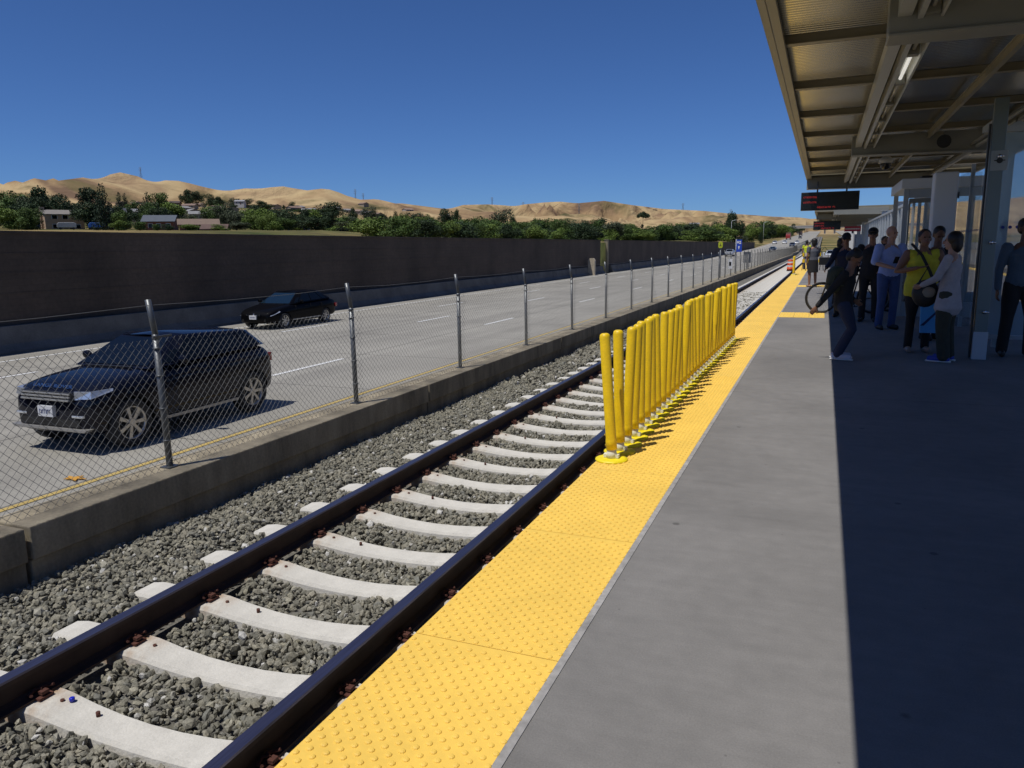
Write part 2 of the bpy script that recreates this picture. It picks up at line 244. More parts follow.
EXTRA=[(-240.4,168.3,17.2,7.8,'dark'),(-255.8,202.6,20.5,7.7,'dark'),(-256.2,197.2,23,8.6,'dark'),(-200.7,154.5,17.3,5.4,'olive'),(-210.3,157.8,18.8,7.2,'broad'),(-185.8,139.5,12.9,7.2,'broad'),(-226,157.2,15,7.6,'dark'),(-239.9,174.3,20.3,7.9,'dark'),(-244.5,169.3,20,9.2,'broad'),(-256.6,178.7,19.4,7.2,'dark'),(-210.2,163.9,17.3,7.2,'olive'),(-208.6,149.4,16.2,8.1,'dark'),(-222.8,169,15,7.7,'dark'),(-263.1,195.8,21.4,7.2,'dark'),(-210.7,157.8,15,8.2,'dark'),(-262.8,186.6,21.7,7.3,'olive'),(-241.3,174.2,17.5,9.7,'dark'),(-264.1,191.3,17.2,9.3,'dark'),(-205.5,178.2,16.3,6.9,'dark'),(-224.8,197.6,17.5,7.2,'dark'),(-200.9,186.1,17.6,5.3,'broad'),(-291,241.2,21.8,8.6,'dark'),(-225.6,214.7,17.1,6,'dark'),(-177,154.3,13.2,4.3,'broad'),(-244.8,224.6,17.5,7,'dark'),(-185,173.5,15,5.8,'dark'),(-255.7,233.9,22,9.2,'dark'),(-209.5,174.2,16.4,7.1,'broad'),(-302.3,251.1,22.6,10,'dark'),(-203.1,165.1,15.5,5.9,'dark'),(-216.6,174,17.3,5.3,'broad'),(-255.6,217.5,17.6,6,'broad'),(-277.2,227.7,19.2,8,'dark'),(-239.2,274.9,17.6,6.3,'olive'),(-214.4,246.1,18.2,9.3,'light'),(-199.8,200.9,14.4,4.9,'olive'),(-283.8,279.6,19.4,10.8,'olive'),(-215.7,252.6,20.4,7.9,'dark'),(-226.1,265.7,20,8.4,'light'),(-284.8,275.2,18.6,8.4,'dark'),(-254.3,279,20.7,9.6,'olive'),(-237.2,251.4,15.6,9,'olive'),(-204.2,217.4,16.8,5.9,'broad'),(-186.3,204.8,17.6,6.8,'olive'),(-180.6,201,15.1,6,'olive'),(-241.4,241.2,15.6,5.9,'light'),(-262,277.1,18.7,10.3,'dark'),(-208.7,209.4,13.7,7.3,'broad'),(-223.8,270.9,18.9,9.6,'broad'),(-132.6,175.1,12.8,6.7,'light'),(-106.6,155.2,8.2,4.7,'dark'),(-119.9,151.8,9.8,3.9,'broad'),(-214.8,269.3,18.3,7.2,'dark'),(-198.6,244.2,14.5,6.6,'light'),(-178.5,231,14.8,6.6,'dark'),(-102.7,139,8.8,5.3,'dark'),(-236.4,278.1,15.8,9.9,'broad'),(-155.6,184.8,11.9,5.8,'light'),(-173.4,213.7,16,5.6,'dark'),(-95.6,116.4,8.5,3.2,'light'),(-117,153.7,11.6,4.6,'dark'),(-217.5,266.5,15,10.3,'broad'),(-148.8,201.2,14.4,7.3,'dark'),(-172.9,208.8,13.6,6.9,'light'),(-139.3,180.2,10.5,5.1,'dark'),(-95.4,118.5,7.9,4.3,'broad'),(-216.1,263.1,19,7.9,'dark'),(-170.2,201.6,15.3,7.1,'light'),(-232,280.7,20.1,9.2,'light'),(-234.1,285.7,19.9,8.9,'dark'),(-92.3,129.8,9.3,3.8,'dark'),(-168.6,198,13.7,7.5,'light'),(-104.5,184.4,7.8,5,'broad'),(-119.6,221,11.1,8.8,'light'),(-115.3,165.9,9.5,5.9,'broad'),(-127,214.9,12.1,7.1,'broad'),(-106.7,161.1,7.1,6.2,'light'),(-96.3,175.2,9.6,5.1,'light'),(-127.5,211.3,8.6,8.7,'broad'),(-105,194.8,8.7,5.2,'light'),(-62.1,112.4,6.2,3.1,'broad'),(-94.3,158.2,8.4,4.2,'dark'),(-91.3,139.5,7.9,4.6,'light'),(-80,115.9,6,4.5,'light'),(-113.6,189,8.5,7,'dark'),(-59.2,93.4,5.8,3.4,'light'),(-72,119.5,5.5,3.3,'broad'),(-125.2,213.4,12.5,5.4,'light'),(-107.7,173.6,9.4,6,'broad'),(-80.9,145.2,6.9,4,'broad'),(-69.1,121.5,5.6,4.7,'broad'),(-64.6,112.2,6.8,4.1,'light'),(-116.3,171.1,8.8,5.7,'dark'),(-74.8,121.5,6.3,4.4,'light'),(-53.6,97.7,5.5,3.7,'light'),(-97.4,141.8,7.4,3.7,'broad'),(-61.7,162.1,7.3,5.5,'light'),(-82.7,177.3,8.8,5.2,'dark'),(-58.1,139.5,5.9,4.9,'broad'),(-78.8,169.3,8,7.2,'broad'),(-67.9,163.9,6,5.3,'broad'),(-63.3,124.2,5.4,4.1,'broad'),(-46.1,119.6,5.4,3.1,'broad'),(-44.8,111.4,5.6,3.9,'broad'),(-48.4,111.1,5.8,4.3,'broad'),(-54.1,120.2,6.3,4.5,'broad'),(-80.5,162.1,7.4,7.1,'broad'),(-78,165.1,6.1,6.4,'dark'),(-89.2,168,7.6,6.9,'dark'),(-53,104.5,4.6,4.6,'dark'),(-48.5,114.9,5.3,3.7,'dark'),(-72.2,167.2,7.4,4.6,'light'),(-74.5,168.1,7.2,4.8,'broad'),(-58.7,120.8,5.9,4.7,'broad'),(-97.8,256.1,9.2,7.8,'dark'),(-70.9,222.4,8.7,6.2,'dark'),(-86.1,225.3,8.7,6.6,'dark'),(-49.9,146.5,6.9,3.8,'broad'),(-99.9,258.9,9.3,9.4,'dark'),(-60.6,197.2,7.7,5.2,'dark'),(-57.2,197.2,8.5,4.9,'broad'),(-48,165,5.9,5.2,'dark'),(-84.4,268.9,8.4,7.1,'broad'),(-98.2,279.7,11.1,7.2,'broad'),(-103.1,268.3,10.2,7.1,'dark'),(-48.9,160.9,7.2,3.8,'dark'),(-64.2,215.5,6.9,6.9,'dark'),(-97.6,268.1,11.6,7.6,'broad'),(-45.7,150.5,6.2,4.8,'dark'),(-76.5,207.4,9.5,5.1,'broad'),(-68.2,182,7.6,5.3,'dark'),(-91,399,10.2,10.5,'dark'),(-81.8,374.9,9.9,12.1,'dark'),(-76.8,386.4,9.1,8.5,'dark'),(-100.5,393.3,12.3,9.3,'broad'),(-51.7,368.8,10.9,6.6,'dark'),(-92.5,340.2,9.2,8.8,'dark'),(-46,322.8,10.1,8.2,'broad'),(-31.8,235,6.5,6.6,'dark'),(-70.2,282.1,7.9,6.5,'light'),(-55.1,259.4,7,8.2,'dark'),(-61.4,259.8,8.6,6.4,'broad'),(-45.8,409.7,12.5,12.3,'light'),(-37.3,237.4,5.9,6.6,'light'),(-45.3,398,8.7,7.5,'light'),(-47.5,376.8,8.2,11.4,'dark'),(-41.3,264.9,9.1,5.2,'dark'),(-69,403.3,13,12.7,'light'),(-106.1,402.7,12.4,12.5,'light'),(-62,318.5,10.1,8.6,'broad'),(-51.1,225.6,6,7.1,'dark'),(-51.5,281.7,7.4,8,'dark'),(-40,213.7,7.7,4.5,'broad'),(-61.3,307.4,9.1,6.6,'light'),(-73.1,317.6,10.6,7.3,'light'),(-62.3,333.4,8.5,10.4,'dark'),(-75.5,309.9,10.5,10,'broad'),(-65.6,249.9,7.3,7.4,'light'),(-53.9,305.7,9.6,5.9,'dark'),(-28.7,211.8,6.2,6.7,'broad'),(-50.8,317.9,8.9,10,'broad'),(-69.9,413.4,10.3,12.3,'light'),(-47.4,515.8,11.8,8.1,'dark'),(-28,664.8,15.6,15.1,'dark'),(-29.2,653.7,14.2,13.6,'light'),(-34.8,593.8,15.2,10.8,'dark'),(-33.7,463.2,11.3,8,'broad'),(-29.2,588.9,15.6,15.1,'broad'),(-31.9,569.5,14.9,13.4,'light'),(-34.4,505.8,13.6,12.5,'dark')]
# ---------------------------------------------------------------- terrain
def sstep(a,b,x):
    t=np.clip((x-a)/(b-a),0,1); return t*t*(3-2*t)
def vnoise(x,y,seed=0):
    xi=np.floor(x).astype(int); yi=np.floor(y).astype(int); fx=x-xi; fy=y-yi
    fx=fx*fx*(3-2*fx); fy=fy*fy*(3-2*fy)
    def h(a,b):
        n=(a*374761393+b*668265263+seed*1442695041)&0xffffffff
        n=((n^(n>>13))*1274126177)&0xffffffff
        return ((n^(n>>16))&0xffff)/65535.0
    return (h(xi,yi)*(1-fx)+h(xi+1,yi)*fx)*(1-fy)+(h(xi,yi+1)*(1-fx)+h(xi+1,yi+1)*fx)*fy
def fbm(x,y,o=5,seed=0,ridge=False):
    s=np.zeros_like(x,dtype=float); a=.5; 
    for i in range(o):
        n=vnoise(x,y,seed+i*17)
        if ridge: n=1-np.abs(2*n-1)
        s+=a*n; a*=.5; x=x*2.03+3.1; y=y*2.03+1.7
    return s
RAZ=np.array([r[0] for r in RIDGE]); REL=np.array([r[1] for r in RIDGE])
def zrv(Y): return np.interp(Y,[0,150,290,600,1200,3000],[-1.38,-1.38,.4,6.5,19,30])
def terrain(x,y):
    x=np.asarray(x,float); y=np.asarray(y,float)
    D=np.hypot(x,y)+1e-6; az=np.degrees(np.arctan2(x,y))
    a=np.interp(az,[-60,-36,-20,-5,5,30],[.028,.026,.007,.006,.006,.006]); b=np.interp(az,[-60,-36,-20,-5,5],[.030,.026,.009,.003,.002])
    lft=1.52+D*(a+b*sstep(200,800,D)); 
    el=np.interp(az,RAZ,REL)
    el2=np.interp(az+2.5,RAZ,REL)
    n1=fbm(x/330+5,y/330,5,3,True); n2=fbm(x/130,y/130,4,9)
    D0=2500+260*np.sin(az*.35)
    g=sstep(900,1,0)*0+sstep(850,1,0)*0
    g=np.clip((D-800)/(D0-800),0,1); prof=g**1.25
    cap=1.52+D0*el
    base=1.52+D*(a+b)
    h=lft*(1-sstep(800,1100,D))+sstep(800,1100,D)*np.where(D<D0, base+(cap-base-0)*prof, cap-(D-D0)*.12)
    fold=(n1-.60)*520*np.clip((D-900)/700,0,1)*np.clip((D0-20-D)/420,0,1)
    h=h+fold*np.clip(el/.06,.4,1.2)+(n2-.5)*10*np.clip((D-700)/500,0,1)*(np.abs(D-D0)>150)
    h=np.where(D>=D0,np.where(D<D0+220,1.52+D0*el,1.52+D0*el-(D-D0-220)*.15),h)
    # nearer, lower range of rounded hills with saddles between them
    for D1,sc,ph,wd in ((1750,.80,.0,300),(1350,.62,1.7,230)):
        dd=D1+90*np.sin(az*.9+ph); hump=.62+.38*np.sin(az*.62+ph*2.1)+.10*np.sin(az*1.7+ph)
        l1=1.52+dd*el*sc*np.clip(hump,0,1); h=np.where(D>900,np.maximum(h,base+(l1-base)*np.exp(-((D-dd)/wd)**2)-4+(n1-.6)*50),h)
    h=np.minimum(h,1.52+D*(el-.0004))*(D>1000)+h*(D<=1000)
    # keep the plateau level just behind the sound wall
    u=-x-23.2; zc=zrv(y)
    near=sstep(0,18,u); h=np.where((x<-23.2)&(D<1000),2.0+(h-2.0)*near,h)
    bank=sstep(280,330,y)          # beyond the wall's end the cutting has a grass bank
    h=np.where((x<-23.2)&(D<1000),h*(1-bank)+bank*(zc+(h-zc)*sstep(0,60,u)),h)
    cor=(x>-23.2)&(x<36)&(y<1250)
    h=np.where(cor,zc-.40,h)
    far=(x>=36)&(D<1000); h=np.where(far,(zc-.3)+(np.maximum(h,0)-(zc-.3))*sstep(36,120,x),h)
    return h
gx=np.concatenate([-np.geomspace(3800,60,300)-0,np.linspace(-58,-23.6,16),[-23.22,-23.16],[-10,0,15,30,35.9],np.geomspace(36.2,3000,90)])
gy=np.concatenate([np.linspace(-300,0,12),np.linspace(8,300,50),np.geomspace(305,4200,330)])
X,Y=np.meshgrid(gx,gy); Z=terrain(X,Y)
nx=len(gx); idx=np.arange(nx*len(gy)).reshape(len(gy),nx)
F=np.stack([idx[:-1,:-1],idx[:-1,1:],idx[1:,1:],idx[1:,:-1]],-1).reshape(-1,4)
tm=bpy.data.materials.new('dry_hills'); tm.use_nodes=True; n=tm.node_tree.nodes; l=tm.node_tree.links; b=n['Principled BSDF']; b.inputs['Roughness'].default_value=.95; b.inputs['Specular IOR Level'].default_value=.1
tc=n.new('ShaderNodeTexCoord')
def NZ(sc,det=6,dist=0):
    z=n.new('ShaderNodeTexNoise'); z.inputs['Scale'].default_value=sc; z.inputs['Detail'].default_value=det; z.inputs['Distortion'].default_value=dist; l.new(tc.outputs['Object'],z.inputs['Vector']); return z.outputs['Fac']
def RAMP(src,els):
    c=n.new('ShaderNodeValToRGB'); 
    while len(c.color_ramp.elements)<len(els): c.color_ramp.elements.new(.5)
    for e,(p,co) in zip(c.color_ramp.elements,els): e.position=p; e.color=(*co,1)
    l.new(src,c.inputs[0]); return c.outputs[0]
def MIX(f,a,bb):
    m=n.new('ShaderNodeMix'); m.data_type='RGBA'; l.new(f,m.inputs[0]); l.new(a,m.inputs[6]); l.new(bb,m.inputs[7]); return m.outputs[2]
gold=RAMP(NZ(.009,9,1.2),[(.34,(.17,.11,.07)),(.43,(.32,.22,.12)),(.57,(.44,.33,.18)),(.70,(.25,.165,.10))])
scrub=RAMP(NZ(.03,8),[(.3,(.055,.06,.025)),(.55,(.16,.125,.06))])
f1=RAMP(NZ(.012,9,.4),[(.56,(0,0,0)),(.66,(1,1,1))])
hillc0=MIX(f1,gold,scrub)
ga_=n.new('ShaderNodeAttribute'); ga_.attribute_name='gully'; gr=RAMP(ga_.outputs['Fac'],[(.42,(1,1,1)),(.60,(.0,.0,.0))])
br_=n.new('ShaderNodeRGB'); br_.outputs[0].default_value=(.15,.098,.055,1)
gm=n.new('ShaderNodeMath'); gm.operation='MULTIPLY'; gm.inputs[1].default_value=.75; l.new(gr,gm.inputs[0])
hillc=MIX(gm.outputs[0],hillc0,br_.outputs[0])
neargr=RAMP(NZ(.05,6),[(.35,(.06,.075,.025)),(.52,(.16,.135,.055)),(.7,(.34,.24,.11))])
ln=n.new('ShaderNodeVectorMath'); ln.operation='LENGTH'; l.new(tc.outputs['Object'],ln.inputs[0])
mr=n.new('ShaderNodeMapRange'); mr.inputs[1].default_value=450; mr.inputs[2].default_value=900; l.new(ln.outputs['Value'],mr.inputs[0])
l.new(MIX(mr.outputs[0],neargr,hillc),b.inputs['Base Color'])
nb=n.new('ShaderNodeTexNoise'); nb.inputs['Scale'].default_value=.007; nb.inputs['Detail'].default_value=7; nb.inputs['Distortion'].default_value=.5; l.new(tc.outputs['Object'],nb.inputs['Vector'])
bp=n.new('ShaderNodeBump'); bp.inputs['Strength'].default_value=.8; bp.inputs['Distance'].default_value=60; l.new(nb.outputs['Fac'],bp.inputs['Height']); l.new(bp.outputs[0],b.inputs['Normal'])
me=npmesh('hills',np.stack([X,Y,Z],-1).reshape(-1,3),F,tm,True,4)
ga=me.attributes.new('gully','FLOAT','POINT'); ga.data.foreach_set('value',fbm(X/330+5,Y/330,5,3,True).astype(np.float32).ravel())
tag(link('hills',me),kind='structure')
# ---------------------------------------------------------------- roads (left and right carriageways)
asphalt=bpy.data.materials.new('freeway_pavement'); asphalt.use_nodes=True; n=asphalt.node_tree.nodes; l=asphalt.node_tree.links; b=n['Principled BSDF']; b.inputs['Roughness'].default_value=.85
tc=n.new('ShaderNodeTexCoord'); mp=n.new('ShaderNodeMapping'); mp.inputs['Scale'].default_value=(1.1,.03,1); l.new(tc.outputs['Object'],mp.inputs[0])
z1=n.new('ShaderNodeTexNoise'); z1.inputs['Scale'].default_value=1.6; z1.inputs['Detail'].default_value=5; l.new(mp.outputs[0],z1.inputs['Vector'])
z2=n.new('ShaderNodeTexNoise'); z2.inputs['Scale'].default_value=35; z2.inputs['Detail'].default_value=6; l.new(tc.outputs['Object'],z2.inputs['Vector'])
z3=n.new('ShaderNodeTexNoise'); z3.inputs['Scale'].default_value=.35; z3.inputs['Detail'].default_value=5; l.new(tc.outputs['Object'],z3.inputs['Vector'])
ad=n.new('ShaderNodeMath'); ad.operation='ADD'; l.new(z1.outputs['Fac'],ad.inputs[0]); l.new(z2.outputs['Fac'],ad.inputs[1])
ad2=n.new('ShaderNodeMath'); ad2.operation='ADD'; l.new(ad.outputs[0],ad2.inputs[0]); l.new(z3.outputs['Fac'],ad2.inputs[1])
mr=n.new('ShaderNodeMapRange'); mr.inputs[1].default_value=1.1; mr.inputs[2].default_value=1.9; l.new(ad2.outputs[0],mr.inputs[0])
c=n.new('ShaderNodeValToRGB'); c.color_ramp.elements[0].color=(.20,.19,.168,1); c.color_ramp.elements[1].color=(.345,.33,.29,1); l.new(mr.outputs[0],c.inputs[0])
bk=n.new('ShaderNodeTexBrick'); bk.offset=0; bk.inputs['Scale'].default_value=1; bk.inputs['Brick Width'].default_value=3.25; bk.inputs['Row Height'].default_value=4.6; bk.inputs['Mortar Size'].default_value=.022; bk.inputs['Color1'].default_value=(1,1,1,1); bk.inputs['Color2'].default_value=(1,1,1,1); bk.inputs['Mortar'].default_value=(.45,.45,.45,1)
mp2=n.new('ShaderNodeMapping'); mp2.inputs['Location'].default_value=(8.65+.1,.4,0); l.new(tc.outputs['Object'],mp2.inputs[0]); l.new(mp2.outputs[0],bk.inputs['Vector'])
ml=n.new('ShaderNodeVectorMath'); ml.operation='MULTIPLY'; l.new(c.outputs[0],ml.inputs[0]); l.new(bk.outputs['Color'],ml.inputs[1]); l.new(ml.outputs[0],b.inputs['Base Color'])
ys=[-120]+list(range(0,160,30))+list(range(160,1260,20))
def ribbon(mb,x0,x1,dz,y0=-120,y1=1240,mi=0,th=0):
    yy=[y for y in ys if y0<y<y1]; yy=[y0]+yy+[y1]
    for a,bb in zip(yy[:-1],yy[1:]):
        za=zr(a)+dz; zb=zr(bb)+dz
        mb.add([(x0,a,za),(x1,a,za),(x1,bb,zb),(x0,bb,zb)],[(0,1,2,3)],mi)
for nm,x0,x1,q in (('freeway_road',-22.35,-5.62,-1),('opposite_freeway_road',12.2,29,1)):
    m=MB(); ribbon(m,x0,x1,0); tag(m.build(nm,asphalt),kind='structure')
def lanes(c,sg):
    w=MB(); 
    ribbon(w,sg*(12.65)+c-.06,sg*(12.65)+c+.06,.012)
    for off,ph in ((-3.35,14.2),(-6.55,26.9),(-9.7,10.0)):
        x=c-sg*off*-1 if False else c+sg*off
        y=ph-12.35*4
        while y<600:
            za=zr(y)+.008; zb=zr(y+2.9)+.008
            w.add([(x-.07,y,za),(x+.07,y,za),(x+.07,y+2.9,zb),(x-.07,y+2.9,zb)],[(0,1,2,3)]); y+=12.35
    return w
w=MB()
for xl,sg in ((-8.65,1),(15.2,-1)):
    for off,ph in ((3.35,14.2),(6.5,26.9),(9.65,10.0)):
        x=xl-sg*off; y=ph-12.35*4
        while y<700:
            za=zr(y)+.008; zb=zr(y+2.9)+.008
            w.add([(x-.07,y,za),(x+.07,y,za),(x+.07,y+2.9,zb),(x-.07,y+2.9,zb)],[(0,1,2,3)]); y+=12.35
    x=xl-sg*12.35; ribbon(w,x-.06,x+.06,.008,y1=900)
tag(w.build('white_lane_markings',white_paint),kind='structure')
w=MB(); ribbon(w,-8.70,-8.60,.008,y1=900); ribbon(w,15.13,15.27,.008,y1=900); tag(w.build('yellow_edge_lines',yellow_paint),kind='structure')
sh=MB(); ribbon(sh,-23.15,-22.3,.03,y0=286); ribbon(sh,29,34,-.05); tag(sh.build('dirt_verge',mat('dirt',(.30,.24,.15),.95,var=.3,vscale=.6,fine=.15,fscale=12)),kind='structure')
# ---------------------------------------------------------------- sound walls + barrier along the freeway
def wall_stretch(y0,y1,x,lab,top=2.2,bar=True):
    e=empty('sound_wall',(x,y0,-1.38),0,lab,'wall')
    m=MB(); m.box(-.34,0,0,y1-y0,-.3,top+1.38)
    # recessed ledge lines: slightly proud courses
    for z0,z1 in ((2.35,2.42),(2.95,3.0),(1.75,1.79)): m.box(0,.012,0,y1-y0,z0,z1)
    m.build('block_wall',con_dark,e)
    c=MB(); c.box(-.40,.06,-.02,y1-y0+.02,top+1.38,top+1.46); c.build('coping',con_dark,e)
    if bar:
        q=MB(); q.prism([(.06,-.1),(.62,-.1),(.60,.08),(.40,.28),(.30,.81),(.06,.81)],'y',0,y1-y0); q.build('barrier_base',con_base,e)
    return e
wall_stretch(-60,82.5,-23.0,'long dark brown masonry sound wall on the near side of the gap, beyond the freeway')
wall_stretch(86,286,-23.0,'dark sound wall running on beyond the gap to the far end, with a pale end pillar')
m=MB(); m.box(-.36,.03,0,.5,0,3.66); m.box(-.40,.07,-.05,.55,3.66,3.72); tag(m.build('wall_end_pillar',mat('pillar_tan',(.26,.22,.15),.85,var=.15,vscale=2),loc=(-23.0,85.4,-1.38)),'pale concrete pillar at the near end of the farther sound wall','pillar')
m=MB(); m.prism([(-.35,0),(.35,0),(.35,1.5),(.2,1.75),(-.2,1.75),(-.35,1.5)],'y',0,.45); m.box(-.4,.4,-.05,.5,-.05,.12)
tag(m.build('utility_cabinet',mat('tan_cabinet',(.42,.36,.27),.7,var=.15,vscale=4),loc=(-22.3,76.5,-1.38)),'tan rounded utility cabinet in front of the sound wall beside its gap','cabinet')
# median barrier walls carrying the fences
def median_wall(x,sg,lab,y0=-6,y1=420):
    e=empty('median_barrier',(x,0,0),0,lab,'barrier')
    segs=[]; y=3.47-6.1*2
    k=0
    while y<y1:
        L=6.1 if y<60 else 12.2 if y<140 else 40
        mb=MB(); a=y+.02; bb=y+L-.02
        dz=zr((a+bb)/2)+1.38
        mb.box(*sorted((0,-sg*.44)),a,bb,-.68,-.42); mb.box(*sorted((-sg*.035,-sg*.40)),a,bb,-1.6,-.683)
        mb.prism([(-sg*.40,-1.6),(-sg*.62,-1.6),(-sg*.60,-1.32),(-sg*.44,-1.0),(-sg*.40,-1.0)],'y',a,bb)
        o=mb.build('barrier_segment',con_wall,e,bevel=.012 if y<40 else 0); o.location=(0,0,dz)
        y+=L
    return e
median_wall(-5.24,1,'weathered low concrete wall carrying the chain link fence between track and freeway')
median_wall(11.84,-1,'low concrete wall carrying the fence beyond the platform on the right side')
# ---------------------------------------------------------------- fence
def fence(x,sg,lab,y0,y1,first):
    e=empty('chain_link_fence',(x,0,-.42),0,lab,'fence')
    proto=None; y=first; pos=[]
    while y<y1:
        pos.append(y); y+=3.05
    pos=pos[:100]
    for i,py in enumerate(pos):
        if proto is None:
            mb=MB(); mb.tube([(0,0,0),(0,0,1.19)],.030,10); mb.tube([(0,0,1.19),(0,0,1.23)],[.033,.030],10)
            mb.tube([(0,0,1.23),(-sg*.045,0,1.54)],.026,8); mb.box(-.06,.06,-.06,.06,0,.012)
            for z in (.25,.55,.85,1.1): mb.tube([(0,0,z),(0,0,z+.012)],.037,10)
            me=mb.mesh('fence_post',steel)
            proto=me
        o=link('fence_post',proto,e); o.location=(0,py,zr(py)+1.38)
        o.rotation_euler=(rnd.uniform(-.008,.008),rnd.uniform(-.014,.008),0)
    # fabric: crossing wires (dense weave), as real thin rods
    p=.077; H=1.20; V=[];Fc=[]
    def rod(a,bb,r):
        a=np.array(a,float); bb=np.array(bb,float); t=bb-a; t/=np.linalg.norm(t); s1=np.cross(t,[1,0,0]); s1/=np.linalg.norm(s1)+1e-9; s2=np.cross(t,s1)
        k=len(V)
        for c in (a,bb):
            for j in range(3):
                an=2*math.pi*j/3; V.append(c+r*(math.cos(an)*s1+math.sin(an)*s2))
        for j in range(3): Fc.append((k+j,k+(j+1)%3,k+3+(j+1)%3,k+3+j))
    yy=y0; yl=min(y1,70)
    while yy<yl:
        rr_=.00195
        dz=0
        rod((.037,yy,.0),(.037,yy+H,.0+H),rr_); rod((.042,yy+H,.0),(.042,yy,.0+H),rr_); yy+=p
        if yy>26: p=.15; 
    # beyond: coarser weave
    p=.26
    while yy<yl+110:
        dz=zr(yy)+1.38; rod((.037,yy,.05+dz),(.037,yy+H,.05+H+dz),.005); rod((.042,yy+H,.05+dz),(.042,yy,.05+H+dz),.005); yy+=p
    me=npmesh('fence_fabric',V,Fc,wire_m,False,4); link('chain_link_fabric',me,e)
    mb=MB()
    for z in (1.245,.06): 
        pts=[(.03,y0,z)]
        for a in pos:
            if a>y0: pts.append((.03,a,z+zr(a)+1.38))
        if z<1: mb.tube(pts,.0025,4)
    mb.build('tension_wire',wire_m,e)
    mb=MB(); pts=[]
    for i,a in enumerate(pos):
        z0=1.49+zr(a)+1.38
        pts.append((-sg*.04,a,z0))
        for t in (.33,.66):
            if a+3.05<y1: pts.append((-sg*.04,a+3.05*t,z0-.022+.006*math.sin(a*3+t)))
    mb.tube(pts,.0024,4); mb.build('top_wire',wire_m,e)
    if sg>0:
        mb=MB(); 
        mb.box(.036,.05,4.93,5.14,1.205,1.222); mb.build('tie_bar',steel,e)
    return e
fence(-5.49,1,'galvanised chain link fence with angled post tops on the concrete wall left of the track',0.6,300,5.018-3.05)
fence(12.06,-1,'chain link fence seen through the shelter glass on the far side of the station',8,230,8)
# ---------------------------------------------------------------- platform, tactile strips
pl=MB()
jy=[-8.0]
y=8.1-9.15
joints=[]
while y<112: joints.append(y); y+=9.15
joints=[-6]+joints+[112]
for a,bb in zip(joints[:-1],joints[1:]):
    if bb-a<.3: continue
    for xa,xb in ((-.838,3.3),(3.3,7.43)):
        pl.box(xa+.004,xb-.004,a+.004,bb-.004,-.25,0)
po=pl.build('platform',concrete,bevel=.006,seg=1); tag(po,kind='structure')
gl=MB(); gl.box(-.8355,-.806,-6,112,-.02,.0035); tag(gl.build('edge_grout',mat('grout',(.30,.29,.28),.9,var=.2,vscale=9,fine=.15,fscale=30)),kind='structure')
pb=MB(); pb.box(-1.30,7.9,-6,112,-1.3,-.26); pb.box(-.9,7.5,-6,112,-.27,-.012); tag(pb.build('platform_base',mat('base_concrete',(.12,.115,.105),.9,var=.25,vscale=2)),kind='structure')
def strip(x0,x1,name,lab,domes_to):
    V=[];Fq=[]
    def bx(a,b2,c,d,z0,z1):
        k=len(V)
        for xx in (a,b2):
            for yy in (c,d):
                for zz in (z0,z1): V.append((xx,yy,zz))
        for f in [(0,1,3,2),(4,6,7,5),(0,4,5,1),(2,3,7,6),(0,2,6,4),(1,5,7,3)]: Fq.append(tuple(i+k for i in f))
    y=2.445-1.22*6
    while y<110:
        bx(x0,x1,y+.0025,y+1.2175,-.05,.003)
        if y<domes_to:
            nyy=20; s=.061
            for j in range(nyy):
                cy=y+.03+j*s
                if cy<.8: continue
                for i in range(20):
                    cx=x0+.016+i*s*.5+(0); cy=y+.016+j*s+(i%2)*s*.5
                    if cy>y+1.205: continue
                    n_=8 if cy<9 else 6
                    k=len(V); 
                    rings=((.0125,.003),(.0108,.0068),(.0058,.0092)) if cy<9 else ((.0125,.003),(.008,.008))
                    for (r,z) in rings:
                        for q in range(n_): V.append((cx+r*math.cos(2*math.pi*q/n_),cy+r*math.sin(2*math.pi*q/n_),z))
                    for ri in range(len(rings)-1):
                        for q in range(n_): Fq.append((k+ri*n_+q,k+ri*n_+(q+1)%n_,k+(ri+1)*n_+(q+1)%n_,k+(ri+1)*n_+q))
                    t=k+(len(rings)-1)*n_
                    for q in range(1,n_-2,2): Fq.append((t,t+q,t+q+1,t+q+2))
        y+=1.22
    me=npmesh(name,V,Fq,tactile_m,False,4); return tag(link(name,me),lab,'tactile paving')
strip(-1.440,-.836,'tactile_strip','long yellow domed warning strip along the platform edge by the near track',34)
strip(7.436,8.04,'tactile_strip','yellow warning strip along the far right platform edge beyond the shelter',0)
def patch(x0,y0,nx_,ny_,lab):
    mb=MB()
    for i in range(nx_):
        for j in range(ny_): mb.box(x0+i*.305+.003,x0+i*.305+.302,y0+j*.61+.003,y0+j*.61+.607,0.0,.006)
    for i in range(nx_*5):
        for j in range(ny_*10):
            cx=x0+.03+i*.061; cy=y0+.03+j*.061; mb.tube([(cx,cy,.004),(cx,cy,.010)],[.012,.007],6,smooth=False)
    tag(mb.build('tactile_patch',tactile_m),lab,'tactile paving','yellow boarding patches on the platform')
patch(-.828,16.85,3,2,'yellow boarding patch on the concrete beside the bicycle wheel')
patch(-.828,29.0,3,2,'farther yellow boarding patch by the feet of the woman in the black skirt')
